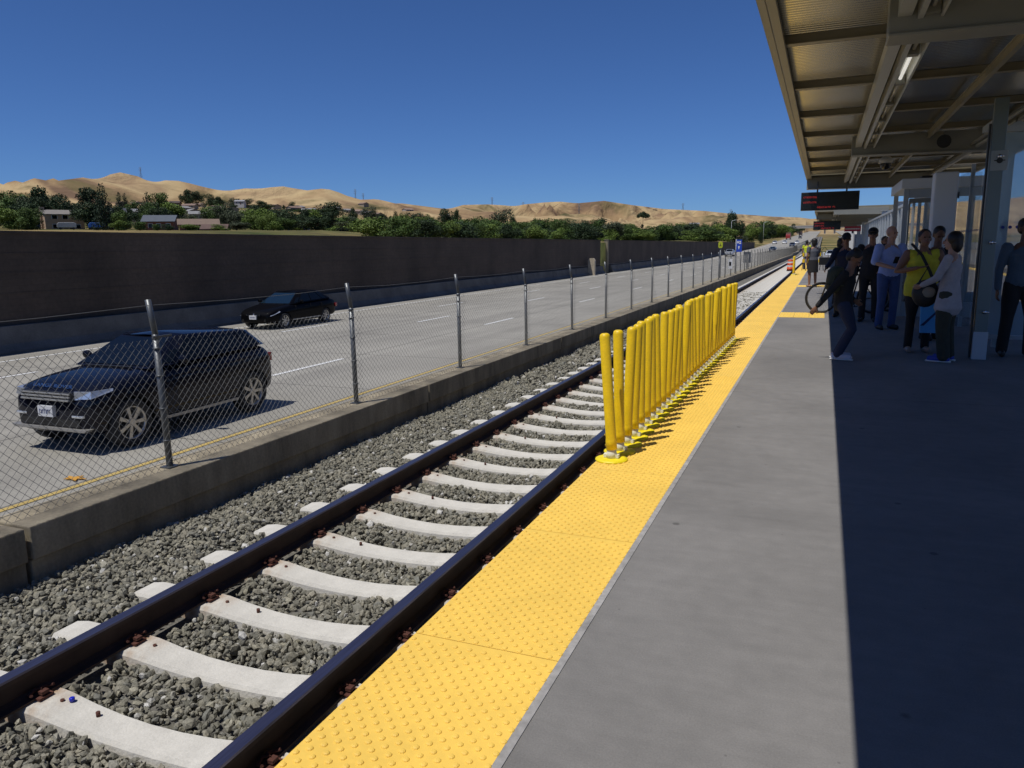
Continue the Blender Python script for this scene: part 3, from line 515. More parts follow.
# ---------------------------------------------------------------- tracks
TOR=-.62
def rail(x,name,lab,gauge_side):
    mb=MB(); prof=[(-.035,0),(.035,0),(.0375,-.012),(.034,-.038),(.009,-.05),(.008,-.135),(.03,-.15),(.07,-.158),(.07,-.17),(-.07,-.17),(-.07,-.158),(-.03,-.15),(-.008,-.135),(-.009,-.05),(-.034,-.038),(-.0375,-.012)]
    yy=[-6,40,80,150]+list(range(170,560,20))
    n_=len(prof)
    for a,bb in zip(yy[:-1],yy[1:]):
        za=zr(a)+1.38+TOR; zb=zr(bb)+1.38+TOR
        vs=[(x+p[0],a,za+p[1]) for p in prof]+[(x+p[0],bb,zb+p[1]) for p in prof]
        for i in range(n_):
            j=(i+1)%n_; mi=1 if i==0 else (1 if i in(1,15) else 0)
            mb.add([vs[i],vs[j],vs[n_+j],vs[n_+i]],[(0,1,2,3)],mi)
    return tag(mb.build('rail',[rail_web,rail_top]),lab,'rail')
rail(-3.795,'rail','brown steel rail nearer the freeway wall, bolted to the sleepers',1)
rail(-2.285,'rail','brown steel rail nearer the yellow platform edge',1)
rail(8.885,'rail','rail nearer the platform on the far right track behind the shelter',1)
rail(10.395,'rail','rail nearer the right-hand concrete wall behind the shelter',1)
# ballast bed (trapezoid sheet) + stones
bal_bed=mat('ballast_bed',(.085,.08,.07),.95,col2=(.20,.19,.165),vscale=28,bump=1.0,bscale=45)
for nm,xa,xb in (('ballast_bed',-5.27,-1.28),('far_ballast_bed',7.88,11.87)):
    mb=MB(); yy=[-6,40,80,150]+list(range(170,560,20))
    for a,bb in zip(yy[:-1],yy[1:]):
        prof=[(xa,-.91),(xa+.5,-.88),(xa+1.0,-.89),(xb-.55,-.90),(xb,-.93)]
        for (x0,z0),(x1,z1) in zip(prof[:-1],prof[1:]):
            da=zr(a)+1.38; db=zr(bb)+1.38; mb.add([(x0,a,z0+da),(x1,a,z1+da),(x1,bb,z1+db),(x0,bb,z0+db)],[(0,1,2,3)])
    tag(mb.build(nm,bal_bed),kind='structure')
# sleepers
def sleeper_mesh(clips=True):
    xs=[-1.29,-1.2,-.95,-.755,-.6,-.4,-.2,0,.2,.4,.6,.755,.95,1.2,1.29]
    zt=[-.012,0,0,0,-.006,-.03,-.045,-.05,-.045,-.03,-.006,0,0,0,-.012]
    wt=[.095,.105,.11,.11,.108,.10,.095,.093,.095,.10,.108,.11,.11,.105,.095]
    V=[];Fq=[]
    for x,z,w in zip(xs,zt,wt):
        V+= [(x,-w-.02,z-.2),(x,-w-.006,z-.02),(x,-w+.012,z),(x,w-.012,z),(x,w+.006,z-.02),(x,w+.02,z-.2)]
    for i in range(len(xs)-1):
        for j in range(6): Fq.append((i*6+j,i*6+(j+1)%6,(i+1)*6+(j+1)%6,(i+1)*6+j))
    mb=MB(); mb.add(V,Fq,0); mb.add(V[:6],[tuple(range(6))]); mb.add(V[-6:],[tuple(range(5,-1,-1))])
    return mb.mesh('sleeper',sleeper_m)
smesh=sleeper_mesh()
def clip_mesh(s):
    mb=MB()
    mb.box(-.028,.028,-.05,.05,0,.018); mb.box(-.02,.05 if s>0 else .02,-.025,.025,.03,.055)
    mb.tube([(-.01,-.075,.05),(s*.055,-.06,.035),(s*.06,-.01,.05),(-.02,0,.06),(s*.06,.02,.05),(s*.055,.06,.035),(-.01,.08,.05)],.011,7)
    return mb.mesh('rail_clip',rust)
cme={1:clip_mesh(1),-1:clip_mesh(-1)}
holem=MB(); holem.tube([(0,0,-.02),(0,0,.006)],.011,8); holeme=holem.mesh('bolt_hole',rust)
k=0; y=2.425-.608*4
while y<165:
    o=link('sleeper',smesh); dz=zr(y)+1.38
    o.location=(-3.04+rnd.uniform(-.008,.008),y+rnd.uniform(-.006,.006),-.792+dz); o.rotation_euler=(0,0,rnd.uniform(-.006,.006))
    zn='before the yellow bollards begin' if y<5 else 'alongside the long row of yellow bollards' if y<13 else 'between the bollard row and the fence signs' if y<50 else 'far down the track past the distant bollards'
    tag(o,'nearest whole sleeper, with the small blue cap lying on it' if 2.2<y<2.6 else 'pale concrete sleeper in the ballast '+zn,'sleeper','sleepers of the near track '+zn)
    if y<24:
        for cx,s in ((-.755-.085,1),(-.755+.085,-1),(.755-.085,1),(.755+.085,-1)):
            c_=link('rail_clip',cme[s],o); c_.location=(cx,0,.001); c_.scale=(.82,.82,.72)
        for hx in ((-.56,) if k%2 else (-.56,-.30)):
            if y<10: c_=link('bolt_hole',holeme,o); c_.location=(hx,.02,-.0065 if abs(hx)>.5 else -.0175)
    y+=.608; k+=1
mb=MB(); mb.tube([(0,0,-.01),(0,0,.008),(0,0,.010)],[.014,.014,.011],12); tag(mb.build('blue_cap',mat('blue_plastic',(.01,.02,.45),.3),loc=(-3.56,2.47,-.793)),'small blue bottle cap lying on the nearest whole sleeper','cap')
# stones
def stones(name,n_,x0,x1,y0,y1,zf,smin,smax,seed,matl,skip):
    rs=np.random.RandomState(seed)
    ph=(1+5**.5)/2
    ico=np.array([(-1,ph,0),(1,ph,0),(-1,-ph,0),(1,-ph,0),(0,-1,ph),(0,1,ph),(0,-1,-ph),(0,1,-ph),(ph,0,-1),(ph,0,1),(-ph,0,-1),(-ph,0,1)])/1.9
    fi=np.array([(0,11,5),(0,5,1),(0,1,7),(0,7,10),(0,10,11),(1,5,9),(5,11,4),(11,10,2),(10,7,6),(7,1,8),(3,9,4),(3,4,2),(3,2,6),(3,6,8),(3,8,9),(4,9,5),(2,4,11),(6,2,10),(8,6,7),(9,8,1)])
    px=rs.uniform(x0,x1,n_); py=y0+(y1-y0)*rs.uniform(0,1,n_)**1.0
    keep=~skip(px,py,rs); px=px[keep];py=py[keep]; n_=len(px)
    s=rs.uniform(smin,smax,n_)*(1+.5*(rs.uniform(0,1,n_)>.93)); 
    q=rs.normal(size=(n_,4)); q/=np.linalg.norm(q,axis=1)[:,None]
    w,x,y,z=q.T
    Rm=np.stack([1-2*(y*y+z*z),2*(x*y-z*w),2*(x*z+y*w),2*(x*y+z*w),1-2*(x*x+z*z),2*(y*z-x*w),2*(x*z-y*w),2*(y*z+x*w),1-2*(x*x+y*y)],-1).reshape(-1,3,3)
    ax=np.stack([rs.uniform(.7,1.25,n_),rs.uniform(.55,1.0,n_),rs.uniform(.4,.75,n_)],-1)
    P=ico[None]*(1+rs.uniform(-.28,.28,(n_,12,1))); P=P*ax[:,None,:]*s[:,None,None]*.5
    P=np.einsum('nij,nkj->nki',Rm,P); 
    pz=zf(px,py,rs)
    P+=np.stack([px,py,pz],-1)[:,None,:]
    V=P.reshape(-1,3); Fq=(fi[None]+12*np.arange(n_)[:,None,None]).reshape(-1,3)
    me=npmesh(name,V,Fq,matl,False,3)
    at=me.attributes.new('tint','FLOAT','FACE'); at.data.foreach_set('value',np.repeat(rs.uniform(0,1,n_),20).astype(np.float32))
    return me
stm=bpy.data.materials.new('ballast_stone'); stm.use_nodes=True; n=stm.node_tree.nodes; l=stm.node_tree.links; b=n['Principled BSDF']; b.inputs['Roughness'].default_value=.85
at=n.new('ShaderNodeAttribute'); at.attribute_name='tint'; c=n.new('ShaderNodeValToRGB')
els=[(0,(.125,.12,.095)),(.3,(.195,.185,.145)),(.6,(.26,.24,.185)),(.8,(.15,.15,.13)),(.9,(.29,.27,.20)),(.965,(.31,.30,.26)),(.99,(.52,.51,.48))]
while len(c.color_ramp.elements)<len(els): c.color_ramp.elements.new(.5)
for e,(p_,co) in zip(c.color_ramp.elements,els): e.position=p_; e.color=(*co,1)
l.new(at.outputs['Fac'],c.inputs[0])
tc=n.new('ShaderNodeTexCoord'); nz=n.new('ShaderNodeTexNoise'); nz.inputs['Scale'].default_value=90; nz.inputs['Detail'].default_value=4; l.new(tc.outputs['Object'],nz.inputs['Vector'])
mr=n.new('ShaderNodeMapRange'); mr.inputs[1].default_value=.3; mr.inputs[2].default_value=.7; mr.inputs[3].default_value=.72; mr.inputs[4].default_value=1.25; l.new(nz.outputs['Fac'],mr.inputs[0])
vm=n.new('ShaderNodeVectorMath'); vm.operation='SCALE'; l.new(c.outputs[0],vm.inputs[0]); l.new(mr.outputs[0],vm.inputs['Scale']); l.new(vm.outputs[0],b.inputs['Base Color'])
bp=n.new('ShaderNodeBump'); bp.inputs['Strength'].default_value=.35; bp.inputs['Distance'].default_value=.01; l.new(nz.outputs['Fac'],bp.inputs['Height']); l.new(bp.outputs[0],b.inputs['Normal'])
def skipf(px,py,rs):
    d=np.abs(((py-2.425+.304)%.608)-.304)
    ins=(px>-4.36)&(px<-1.72)
    sl_=ins&(d<.125)
    r_=(np.abs(px+3.795)<.09)|(np.abs(px+2.285)<.09)
    return sl_|(r_)
def zf(px,py,rs):
    d=np.abs(((py-2.425+.304)%.608)-.304)
    base=np.interp(px,[-5.24,-4.7,-4.3,-3.9,-3.5,-3.04,-2.6,-2.2,-1.7,-1.3],[-.85,-.818,-.812,-.822,-.85,-.872,-.855,-.84,-.84,-.87])
    lump=.018*np.sin(px*5.1+py*1.3)*np.sin(py*2.7)
    crib=np.where((px>-4.36)&(px<-1.72),.012*(1-np.clip((d-.11)/.2,0,1))*-1,0)
    return base+lump+crib+rs.uniform(-.022,.02,len(px))
tag(link('ballast_stones',stones('ballast_stones',60000,-5.22,-1.35,.9,12,zf,.028,.062,1,stm,skipf)),'crushed grey ballast stones between the wall and the platform','ballast',kind='stuff')
tag(link('ballast_stones',stones('distant_ballast_stones',34000,-5.22,-1.35,12,40,zf,.05,.09,2,stm,skipf)),'finer looking grey ballast farther along the track','ballast',kind='stuff')
# bits of litter and a fallen leaf on the road edge
mb=MB()
lf=[(0,0),(.10,.03),(.22,.0),(.17,.07),(.30,.10),(.16,.12),(.12,.2),(.06,.11),(-.06,.12),(0,.06)]
mb.prism(lf,'z',.01,.02); tag(mb.build('leaf_litter',mat('orange_litter',(.55,.28,.04),.8),loc=(-9.05,6.55,-1.375)),'crumpled orange yellow scrap lying on the road by the yellow line','litter')
# ---------------------------------------------------------------- bollards (flexible delineator posts)
def bollard_meshes():
    b=MB(); b.tube([(0,0,0),(0,0,.010),(0,0,.018)],[.118,.116,.09],28); base=b
    c=MB(); c.tube([(0,0,.02),(0,0,.05),(0,0,.085)],[.042,.038,.030],14); c.box(-.055,.055,-.02,.02,.02,.045)
    p=MB(); 
    p.tube([(0,0,0),(0,0,.06),(0,0,.075),(0,0,.09),(0,0,.81),(0,0,.83),(0,0,.838)],[.040,.040,.0385,.0375,.0375,.033,.02],18)
    for z in (.035,.11): p.tube([(-.0378,-.02,z),(-.040,-.021,z)],.006,6); 
    bo=MB()
    for a in range(4): bo.tube([(.085*math.cos(a*1.57+.78),.085*math.sin(a*1.57+.78),.014),(.085*math.cos(a*1.57+.78),.085*math.sin(a*1.57+.78),.026)],.009,6)
    return b.mesh('base',boll_base),c.mesh('collar',collar_m),p.mesh('post',boll_m),bo.mesh('bolts',steel)
bm_=bollard_meshes()
def bollard(x,y,lean,lab,grp=None,rz=0):
    e=empty('bollard',(x,y,.004),rz,lab,'bollard',grp)
    link('base',bm_[0],e); link('collar',bm_[1],e)
    p=link('post',bm_[2],e); p.location=(0,0,.08); p.rotation_euler=(lean[1],lean[0],0); e.rotation_euler=(0,0,0)
    return e
rb=random.Random(5)
N=34; leans=[]
for i in range(N):
    y=5.14+.2275*i
    lx=rb.uniform(-.045,.035); ly=rb.uniform(-.02,.02)
    if i==0: lx=-.072; ly=-.01
    if i==1: lx=-.02; ly=.01
    if i==2: lx=.035
    if i in (3,): lx=.03
    if i==N-1: lx=.03
    part=('near third','middle third','far third')[min(2,i*3//N)]
    lab='yellow flexible bollard in the '+part+' of the tight row on the platform edge'
    grp='yellow bollards, '+part+' of the long row'
    if i==0: lab='nearest yellow bollard of the long row, its whole round base in view, leaning left'
    if i==1: lab='second yellow bollard of the long row, standing in the gap behind the nearest one'
    if i==N-1: lab='farthest yellow bollard at the end of the long row'
    bollard(-1.342+i*.0011,y,(lx,ly),lab,grp,rb.uniform(0,3))
for i in range(7):
    bollard(-1.34,40+.24*i,(rb.uniform(-.02,.02),0),'yellow bollard of the short distant cluster beyond the woman in black','yellow bollards in the short distant cluster')
# orange barrel and striped barricade at the far end
mb=MB(); mb.tube([(0,0,0),(0,0,.06)],.32,16,mi=1); mb.tube([(0,0,.06),(0,0,.35)],[.29,.28],16); mb.tube([(0,0,.35),(0,0,.5)],[.277,.265],16,mi=2); mb.tube([(0,0,.5),(0,0,.7)],[.262,.25],16); mb.tube([(0,0,.7),(0,0,.85)],[.247,.24],16,mi=2); mb.tube([(0,0,.85),(0,0,1.0),(0,0,1.03)],[.237,.22,.15],16)
tag(mb.build('traffic_drum',[mat('drum_orange',(.75,.10,.02),.5),black,white_paint],loc=(-1.72,46,.004)),'orange traffic drum behind the distant yellow bollards','traffic drum').scale=(.62,.62,.62)
e=empty('barricade',(-.55,47,.004),R(20),'yellow and white striped folding barricade at the far platform end','barricade')
mb=MB()
for z in (.45,.8):
    for i in range(8): mb.box(-.6+.15*i,-.45+.15*i,-.02,.02,z,z+.2,mi=i%2)
mb.build('striped_board',[boll_m,white_paint],e)
for sx in(-.5,.5):
    m2=MB(); m2.tube([(sx,-.3,0),(sx,0,1.05),(sx,.3,0)],.02,6); m2.build('leg',steel,e)
# ---------------------------------------------------------------- canopies
roof_m=bpy.data.materials.new('corrugated_soffit'); roof_m.use_nodes=True; n=roof_m.node_tree.nodes; l=roof_m.node_tree.links; b=n['Principled BSDF']
b.inputs['Base Color'].default_value=(.56,.52,.40,1); b.inputs['Metallic'].default_value=1; b.inputs['Roughness'].default_value=.33
tcn=n.new('ShaderNodeTexCoord'); nzn=n.new('ShaderNodeTexNoise'); nzn.inputs['Scale'].default_value=1.5; l.new(tcn.outputs['Object'],nzn.inputs['Vector'])
mrn=n.new('ShaderNodeMapRange'); mrn.inputs[3].default_value=.18; mrn.inputs[4].default_value=.31; l.new(nzn.outputs['Fac'],mrn.inputs[0]); l.new(mrn.outputs[0],b.inputs['Roughness'])
def canopy(y0,y1,lab,beams,detail=True,x0=-.60,x1=3.75):
    e=empty('canopy',(x0,y0,3.4),0,lab,'canopy')
    ox,oy,oz=x0,y0,3.4
    def B(m,a,b2,c,d,f,g,mi=0): m.box(a-ox,b2-ox,c-oy,d-oy,f-oz,g-oz,mi)
    # corrugated deck: wave along Y
    V=[];Fq=[]; p=.075; pr=[(0,0),(.022,0),(.032,.028),(.058,.028),(.068,0)]
    y=y0
    while y<y1:
        for (a,z) in pr:
            if y+a<y1: V+= [(x0+.12-ox,y+a-oy,3.56+z-oz),(x1-.02-ox,y+a-oy,3.56+z-oz)]
        y+=p if detail else p*4
    for i in range(len(V)//2-1): Fq.append((2*i,2*i+1,2*i+3,2*i+2))
    link('soffit_deck',npmesh('soffit_deck',V,Fq,roof_m,False,4),e)
    m=MB(); B(m,x0+.1,x1,y0,y1,3.60,3.68); m.build('roof_sheet',mat('roof_white',(.62,.63,.62),.5),e)
    m=MB(); B(m,x0,x0+.07,y0-.05,y1+.05,3.40,3.72); B(m,x0+.07,x0+.15,y0,y1,3.40,3.43); B(m,x1,x1+.07,y0-.05,y1+.05,3.40,3.72)
    B(m,x0+.0,x1+.07,y0-.12,y0-.055,3.42,3.72); B(m,x0+.0,x1+.07,y1+.055,y1+.12,3.42,3.72)
    m.build('fascia',beige_paint,e,bevel=.006)
    # purlins
    y=8.45-2.38*6
    while y<y1-.2:
        if y>y0+.2:
            m=MB()
            B(m,x0+.10,x1-.05,y-.035,y+.035,3.47,3.555); B(m,x0+.10,x1-.05,y-.06,y+.06,3.462,3.472)
            m.build('purlin',beige_paint,e)
        y+=2.38
    # longitudinal girders
    for xa,w in ((1.60,.05),(2.65,.12)):
        m=MB()
        B(m,xa,xa+w,y0+.1,y1-.1,3.345,3.36); B(m,xa+w/2-.01,xa+w/2+.01,y0+.1,y1-.1,3.36,3.45); B(m,xa,xa+w,y0+.1,y1-.1,3.445,3.46)
        m.build('girder',beige_paint,e)
    # cross beams
    for (yb,xb) in beams:
        m=MB(); 
        m.prism([(xb-ox,3.14-oz),(xb-ox,3.46-oz),(3.2-ox,3.46-oz),(3.2-ox,3.10-oz)],'y',yb-.13-oy,yb+.13-oy)
        m.prism([(xb-.0-ox,3.115-oz),(xb-ox,3.138-oz),(3.2-ox,3.098-oz),(3.2-ox,3.075-oz)],'y',yb-.17-oy,yb+.17-oy)
        m.build('cross_beam',grey_paint,e,bevel=.008)
    # light trough and cable channel
    m=MB(); B(m,.44,.50,y0+.2,y1-.2,3.26,3.40); B(m,.50,.54,y0+.2,y1-.2,3.26,3.27); B(m,.74,.76,y0+.2,y1-.2,3.23,3.36); B(m,.58,.62,y0+.2,y1-.2,3.23,3.36)
    B(m,.58,.76,y0+.2,y1-.2,3.345,3.36)
    m.build('light_trough',mat('trough_paint',(.55,.55,.50),.35,metal=.3),e)
    if detail:
        y=y0+.4; k=0
        while y<y1-1.5:
            q=MB(); q.tube([(.68-ox,y-oy,3.30-oz),(.68-ox,y+1.2-oy,3.30-oz)],.019,8); t=q.build('fluorescent_tube',mat('tube_lit',(.8,.8,.76),.15,emit=((1,.97,.9),.6)) if 7.3<y<8.8 else mat('tube_white',(.75,.75,.72),.15),e)
            q=MB(); B(q,.63,.73,y+1.22,y+1.34,3.25,3.34); q.build('lamp_holder',grey_paint,e); q=MB(); q.tube([(.52-ox,y+.5-oy,3.30-oz),(.50-ox,y+.55-oy,3.36-oz),(.47-ox,y+.75-oy,3.33-oz),(.55-ox,y+.9-oy,3.28-oz)],.008,5); q.build('cable',grey_paint,e)
            y+=1.42
    return e
canopy(-3.2,25.1,'long beige canopy with ribbed metal underside over the near half of the platform',[(-2.0,.38),(7.15,.38),(16.0,.38),(24.95,-.58)])
canopy(51,88,'second farther canopy with a bright white roof edge down the platform',[(47.5,.4),(56,-.58),(65,.38),(74,.38),(83,.38)],detail=False,x0=-.65)
# columns (steel, in a row)
for i,(y,lab) in enumerate(((-2,'grey steel canopy column behind the camera side'),(7.15,'grey steel column holding the nearest canopy beam'),(16,'grey steel column under the middle canopy beam behind the glass'),(24.95,'grey steel column at the end beam of the near canopy'),(34,'slim grey steel column standing between the two canopies'),(43,'farther slim grey column just before the second canopy'),(56,'grey column under the first beam of the second canopy'),(65,'grey column under the second beam of the far canopy'),(74,'grey column deep under the far canopy'))):
    if i==0: continue
    e=empty('steel_column',(2.75,y,0),0,lab,'column')
    m=MB(); m.box(-.15,.15,-.13,.13,.36,3.08); m.build('shaft',bluegrey,e,bevel=.01)
    m=MB(); m.box(-.17,.17,-.15,.15,.0,.36); m.build('base_sleeve',mat('pale_sleeve',(.5,.53,.58),.4,metal=.2),e,bevel=.008)
    m=MB(); m.box(-.22,.22,-.2,.2,3.08,3.10); m.build('cap_plate',bluegrey,e)
# dome camera under beam 2, loudspeakers, conduit bits
e=empty('dome_camera',(1.05,17.2,3.10),0,'white dome security camera hanging below the canopy past the middle beam','camera')
m=MB(); m.tube([(0,0,.36),(0,0,.10)],.022,8); m.tube([(0,0,.12),(0,0,.05),(0,0,-.03)],[.05,.12,.135],16); m.build('housing',mat('housing_white',(.55,.54,.5),.5),e)
m=MB(); m.ell((0,0,-.03),(.11,.11,.13),14,10); m.build('dome',mat('dome_smoke',(.02,.02,.02),.08),e)
for (x,y,z,lab) in ((1.85,15.75,3.28,'small black horn speaker on the face of the middle canopy beam'),(2.35,12.6,3.02,'grey horn speaker hung under the girder near the glass screen')):
    e=empty('loudspeaker',(x,y,z),0,lab,'speaker')
    m=MB(); m.tube([(0,.05,0),(0,-.06,-.02),(0,-.14,-.03)],[.045,.06,.115],14); m.build('horn',black if y>15 else bluegrey,e)
    m=MB(); m.tube([(0,0,0),(0,.02,.16)],.014,6); m.build('bracket',grey_paint,e)
m=MB(); m.tube([(2.3,8,3.2),(2.3,15.8,3.2)],.022,8); m.tube([(2.4,8,3.17),(2.4,24,3.17)],.03,8); tag(m.build('conduit',grey_paint),'pair of grey conduit pipes running under the canopy girder','pipe')
# ---------------------------------------------------------------- LED signs
led=mat('led_red',(.25,.02,.02),.5,emit=((1,.06,.05),.55))
def led_sign(x,y,z,w,h,lab,small=False):
    e=empty('display_sign',(x,y,z),0,lab,'sign')
    m=MB(); m.box(-w/2,w/2,-.09,.09,0,h); m.build('housing',mat('sign_black',(.014,.014,.016),.4),e,bevel=.01)
    m=MB(); m.box(-w/2+.04,w/2-.04,-.095,-.0905,.04,h-.04); m.build('screen',mat('sign_screen',(.01,.012,.012),.25),e)
    m=MB()
    for sx in (-w*.22,w*.28): m.tube([(sx,0,h),(sx,0,h+.30)],.022,8)
    m.build('hanger',steel,e)
    rs=random.Random(3); m=MB(); s=h*.0135 if not small else h*.02
    rows=[(-w/2+.07,.74,9),(-w/2+.07,.46,9),(-w/2+w*.29,.18,12)]
    for x0,fz,nch in rows:
        for c_ in range(nch):
            if rs.random()<.12: continue
            for i in range(4):
                for j in range(6):
                    edge=(i in(0,3)) or (j in (0,5)) 
                    if (edge and rs.random()<.62) or rs.random()<.12:
                        px=x0+c_*s*5.6*1.05+i*s; pz=h*fz+j*s*1.15-.03
                        m.box(px,px+s*.8,-.099,-.0955,pz,pz+s*.8)
    m.build('dot_text',led,e)
    return e
led_sign(.08,24.3,2.47,1.56,.52,'black hanging display sign with red dot text under the end of the near canopy')
led_sign(.10,57.5,2.44,1.75,.60,'smaller dark display sign far off under the second canopy',True)
e=empty('station_sign',(1.85,61,2.35),0,'red sign with a white lettered band beside the distant display sign','sign')
m=MB(); m.box(-.55,.55,-.04,.04,0,.36); m.build('panel',mat('sign_red',(.45,.02,.05),.4),e)
m=MB()
rs=random.Random(4); xx=-.48
while xx<.42:
    w_=rs.uniform(.04,.09); m.box(xx,xx+w_,-.046,-.041,.13,.23); xx+=w_+.025
m.build('lettering',white_paint,e)
# ---------------------------------------------------------------- glass screens and shelter parts
dot_m=mat('dot_blue',(.01,.03,.25),.4)
e=empty('glass_screen',(1.86,11.33,0),0,'tall glass windscreen on a grey post with pale base, beside the man in slate shirt','windscreen')
m=MB(); m.box(0,.15,-.05,.05,.34,3.25); m.build('post',mat('green_grey_steel',(.17,.21,.215),.35,metal=.3),e,bevel=.006)
m=MB(); m.box(-.010,.160,-.06,.06,0,.36); m.build('post_base',mat('pale_sleeve',(.5,.53,.58),.4),e,bevel=.006)
m=MB(); m.box(-.035,-.014,-.03,.03,.02,2.95); m.build('black_gasket',black,e)
for a_,b_ in ((.17,1.45),(1.47,2.9)):
    m=MB(); m.box(a_,b_,.994,1.006,.22,2.95); m.build('glass_pane',glass_near,e)
for a_,b_ in ((2.96,3.04),(.16,.215)):
    m=MB(); m.box(.155,2.95,.98,1.02,a_,b_); m.build('rail_frame',bluegrey,e)
m=MB(); m.box(.05,.10,.06,1.0,2.96,3.04); m.build('tie_bar',bluegrey,e)
m=MB()
for i in range(16): m.tube([(.31+i*.085,.985,1.70),(.31+i*.085,.993,1.70)],.022,10)
m.build('dot_band',dot_m,e)
for z in (.62,1.50,2.55):
    m=MB(); m.tube([(.09,-.05,z),(.09,-.085,z)],.024,12); m.tube([(.09,-.085,z),(.14,-.085,z)],.012,8); m.ell((.09,-.09,z),(.026,.016,.026),10,6); m.build('glass_fitting',chrome,e)
m=MB(); m.box(.005,.185,-.062,-.055,2.38,2.62); pn=m.build('notice_plate',mat('plate_grey',(.32,.36,.37),.4),e)
m=MB(); m.tube([(.10,-.067,2.50),(.10,-.0625,2.50)],.035,12); m.box(.04,.16,-.068,-.0625,2.495,2.507); m.build('black_emblem',black,pn)
m=MB(); m.box(.20,.27,.96,.985,1.78,2.28); m.build('white_strip',mat('strip_white',(.55,.57,.55),.5),e)
# longitudinal glass panels
e=empty('glass_screen',(2.35,12.7,0),0,'run of tinted glass panels set along the platform behind the grey post','windscreen')
for k in range(3):
    m=MB(); m.box(-.006,.006,k*1.5+.03,k*1.5+1.47,.2,2.75); m.build('glass_pane',glass,e)
    m=MB(); m.box(-.03,.03,k*1.5-.03,k*1.5+.03,0,2.85); m.build('mullion',bluegrey,e)
m=MB()
for i in range(40): m.tube([(-.012,.1+i*.11,1.70),(-.007,.1+i*.11,1.70)],.02,8)
m.build('dot_band',dot_m,e)
# white cabinet
e=empty('equipment_cabinet',(1.60,14.2,0),0,'tall pale grey cabinet with a translucent side panel behind the woman in the grey cardigan','cabinet')
m=MB(); m.box(0,.34,0,.35,.0,2.62); m.build('body',mat('cabinet_pale',(.68,.70,.72),.4,metal=.1),e,bevel=.02)
m=MB(); m.box(.36,.66,.02,.04,.15,2.60); m.build('side_glass',glass,e)
m=MB(); m.box(.30,.335,-.02,-.001,1.0,1.2); m.box(.345,.36,-.01,.05,2.2,2.3); m.build('hinge',black,e)
# glazed kiosk
e=empty('glazed_kiosk',(1.45,17.6,0),0,'grey framed glass shelter cabin with a flat roof behind the woman in yellow','shelter')
m=MB(); m.box(-.06,1.7,-.06,2.6,2.58,2.78); m.build('roof',mat('cabinet_pale',(.5,.53,.57),.4),e,bevel=.015)
m=MB()
for x in (0,.78,1.55):
    for y in (0,2.45): m.box(x,x+.09,y,y+.09,0,2.58)
m.box(.095,1.55,.005,.07,2.40,2.575); m.box(.095,.775,.01,.07,0,.3); m.box(.875,1.545,.01,.07,0,.3); m.build('frame',bluegrey,e)
m=MB(); m.box(.10,.77,.03,.045,.31,2.39); m.box(.88,1.54,.03,.045,.31,2.39); m.box(1.6,1.61,.1,2.4,.1,2.5); m.build('glass_pane',glass,e)
m=MB(); m.box(.10,.13,.012,.03,.31,2.39); m.box(.72,.77,.012,.03,.31,2.39); m.box(.13,.72,.012,.03,2.30,2.39); m.build('door_frame',grey_paint,e)
m=MB(); m.box(.1,1.5,2.2,2.44,.02,1.0); m.build('back_panel',mat('panel_grey',(.30,.34,.38),.5),e)
m=MB(); m.box(.3,.85,0.0,.6,2.79,2.83); m.build('roof_tray',black,e)
# far row of glass screens
e=empty('glass_screen',(2.45,21.5,0),0,'long row of tinted glass screens and grey mullions running to the far canopy','windscreen')
k=0
while k<22:
    m=MB(); m.box(-.04,.04,k*1.6-.04,k*1.6+.04,0,2.8); m.build('mullion',bluegrey,e)
    m=MB(); m.box(-.006,.006,k*1.6+.05,k*1.6+1.55,.2,2.7); m.build('glass_pane',glass,e); k+=1
m=MB(); m.box(-.05,.05,-.05,35.2,2.71,2.80); m.box(-.05,.05,-.05,35.2,.1,.18); m.build('frame_rail',bluegrey,e)
# white stair/lift tower and far structures
e=empty('stair_tower',(2.3,92,0),0,'white stair and lift tower beyond the second canopy','tower')
m=MB(); m.box(0,4.4,0,6,0,5.2); m.build('wall',mat('tower_white',(.62,.63,.65),.6,var=.05),e)
m=MB(); m.box(-.2,4.6,-.2,6.2,5.2,5.45); m.build('roof',white_paint,e)
for i in range(4):
    m=MB(); m.box(.4+i*1.0,1.1+i*1.0,-.03,-.001,2.6,4.4); m.build('window',glass_car,e)
m=MB(); m.prism([(0,0),(-14,0),(0,3.2)],'x',.6,2.2); m.build('stair_flight',con_pale,e)
# overpass far down the freeway
e=empty('overpass',(-4,820,zr(820)),0,'long pale concrete overpass crossing the freeway in the far distance','bridge')
m=MB(); m.box(-30,110,0,10,5.6,7.2); m.build('deck',con_pale,e)
m=MB(); m.box(-30,110,-.2,.1,7.2,8.2); m.build('parapet',con_pale,e)
for x in (-22,3,12,40): 
    m=MB(); m.box(x,x+1.6,2,8,-6,5.6); m.build('pier',con_pale,e)
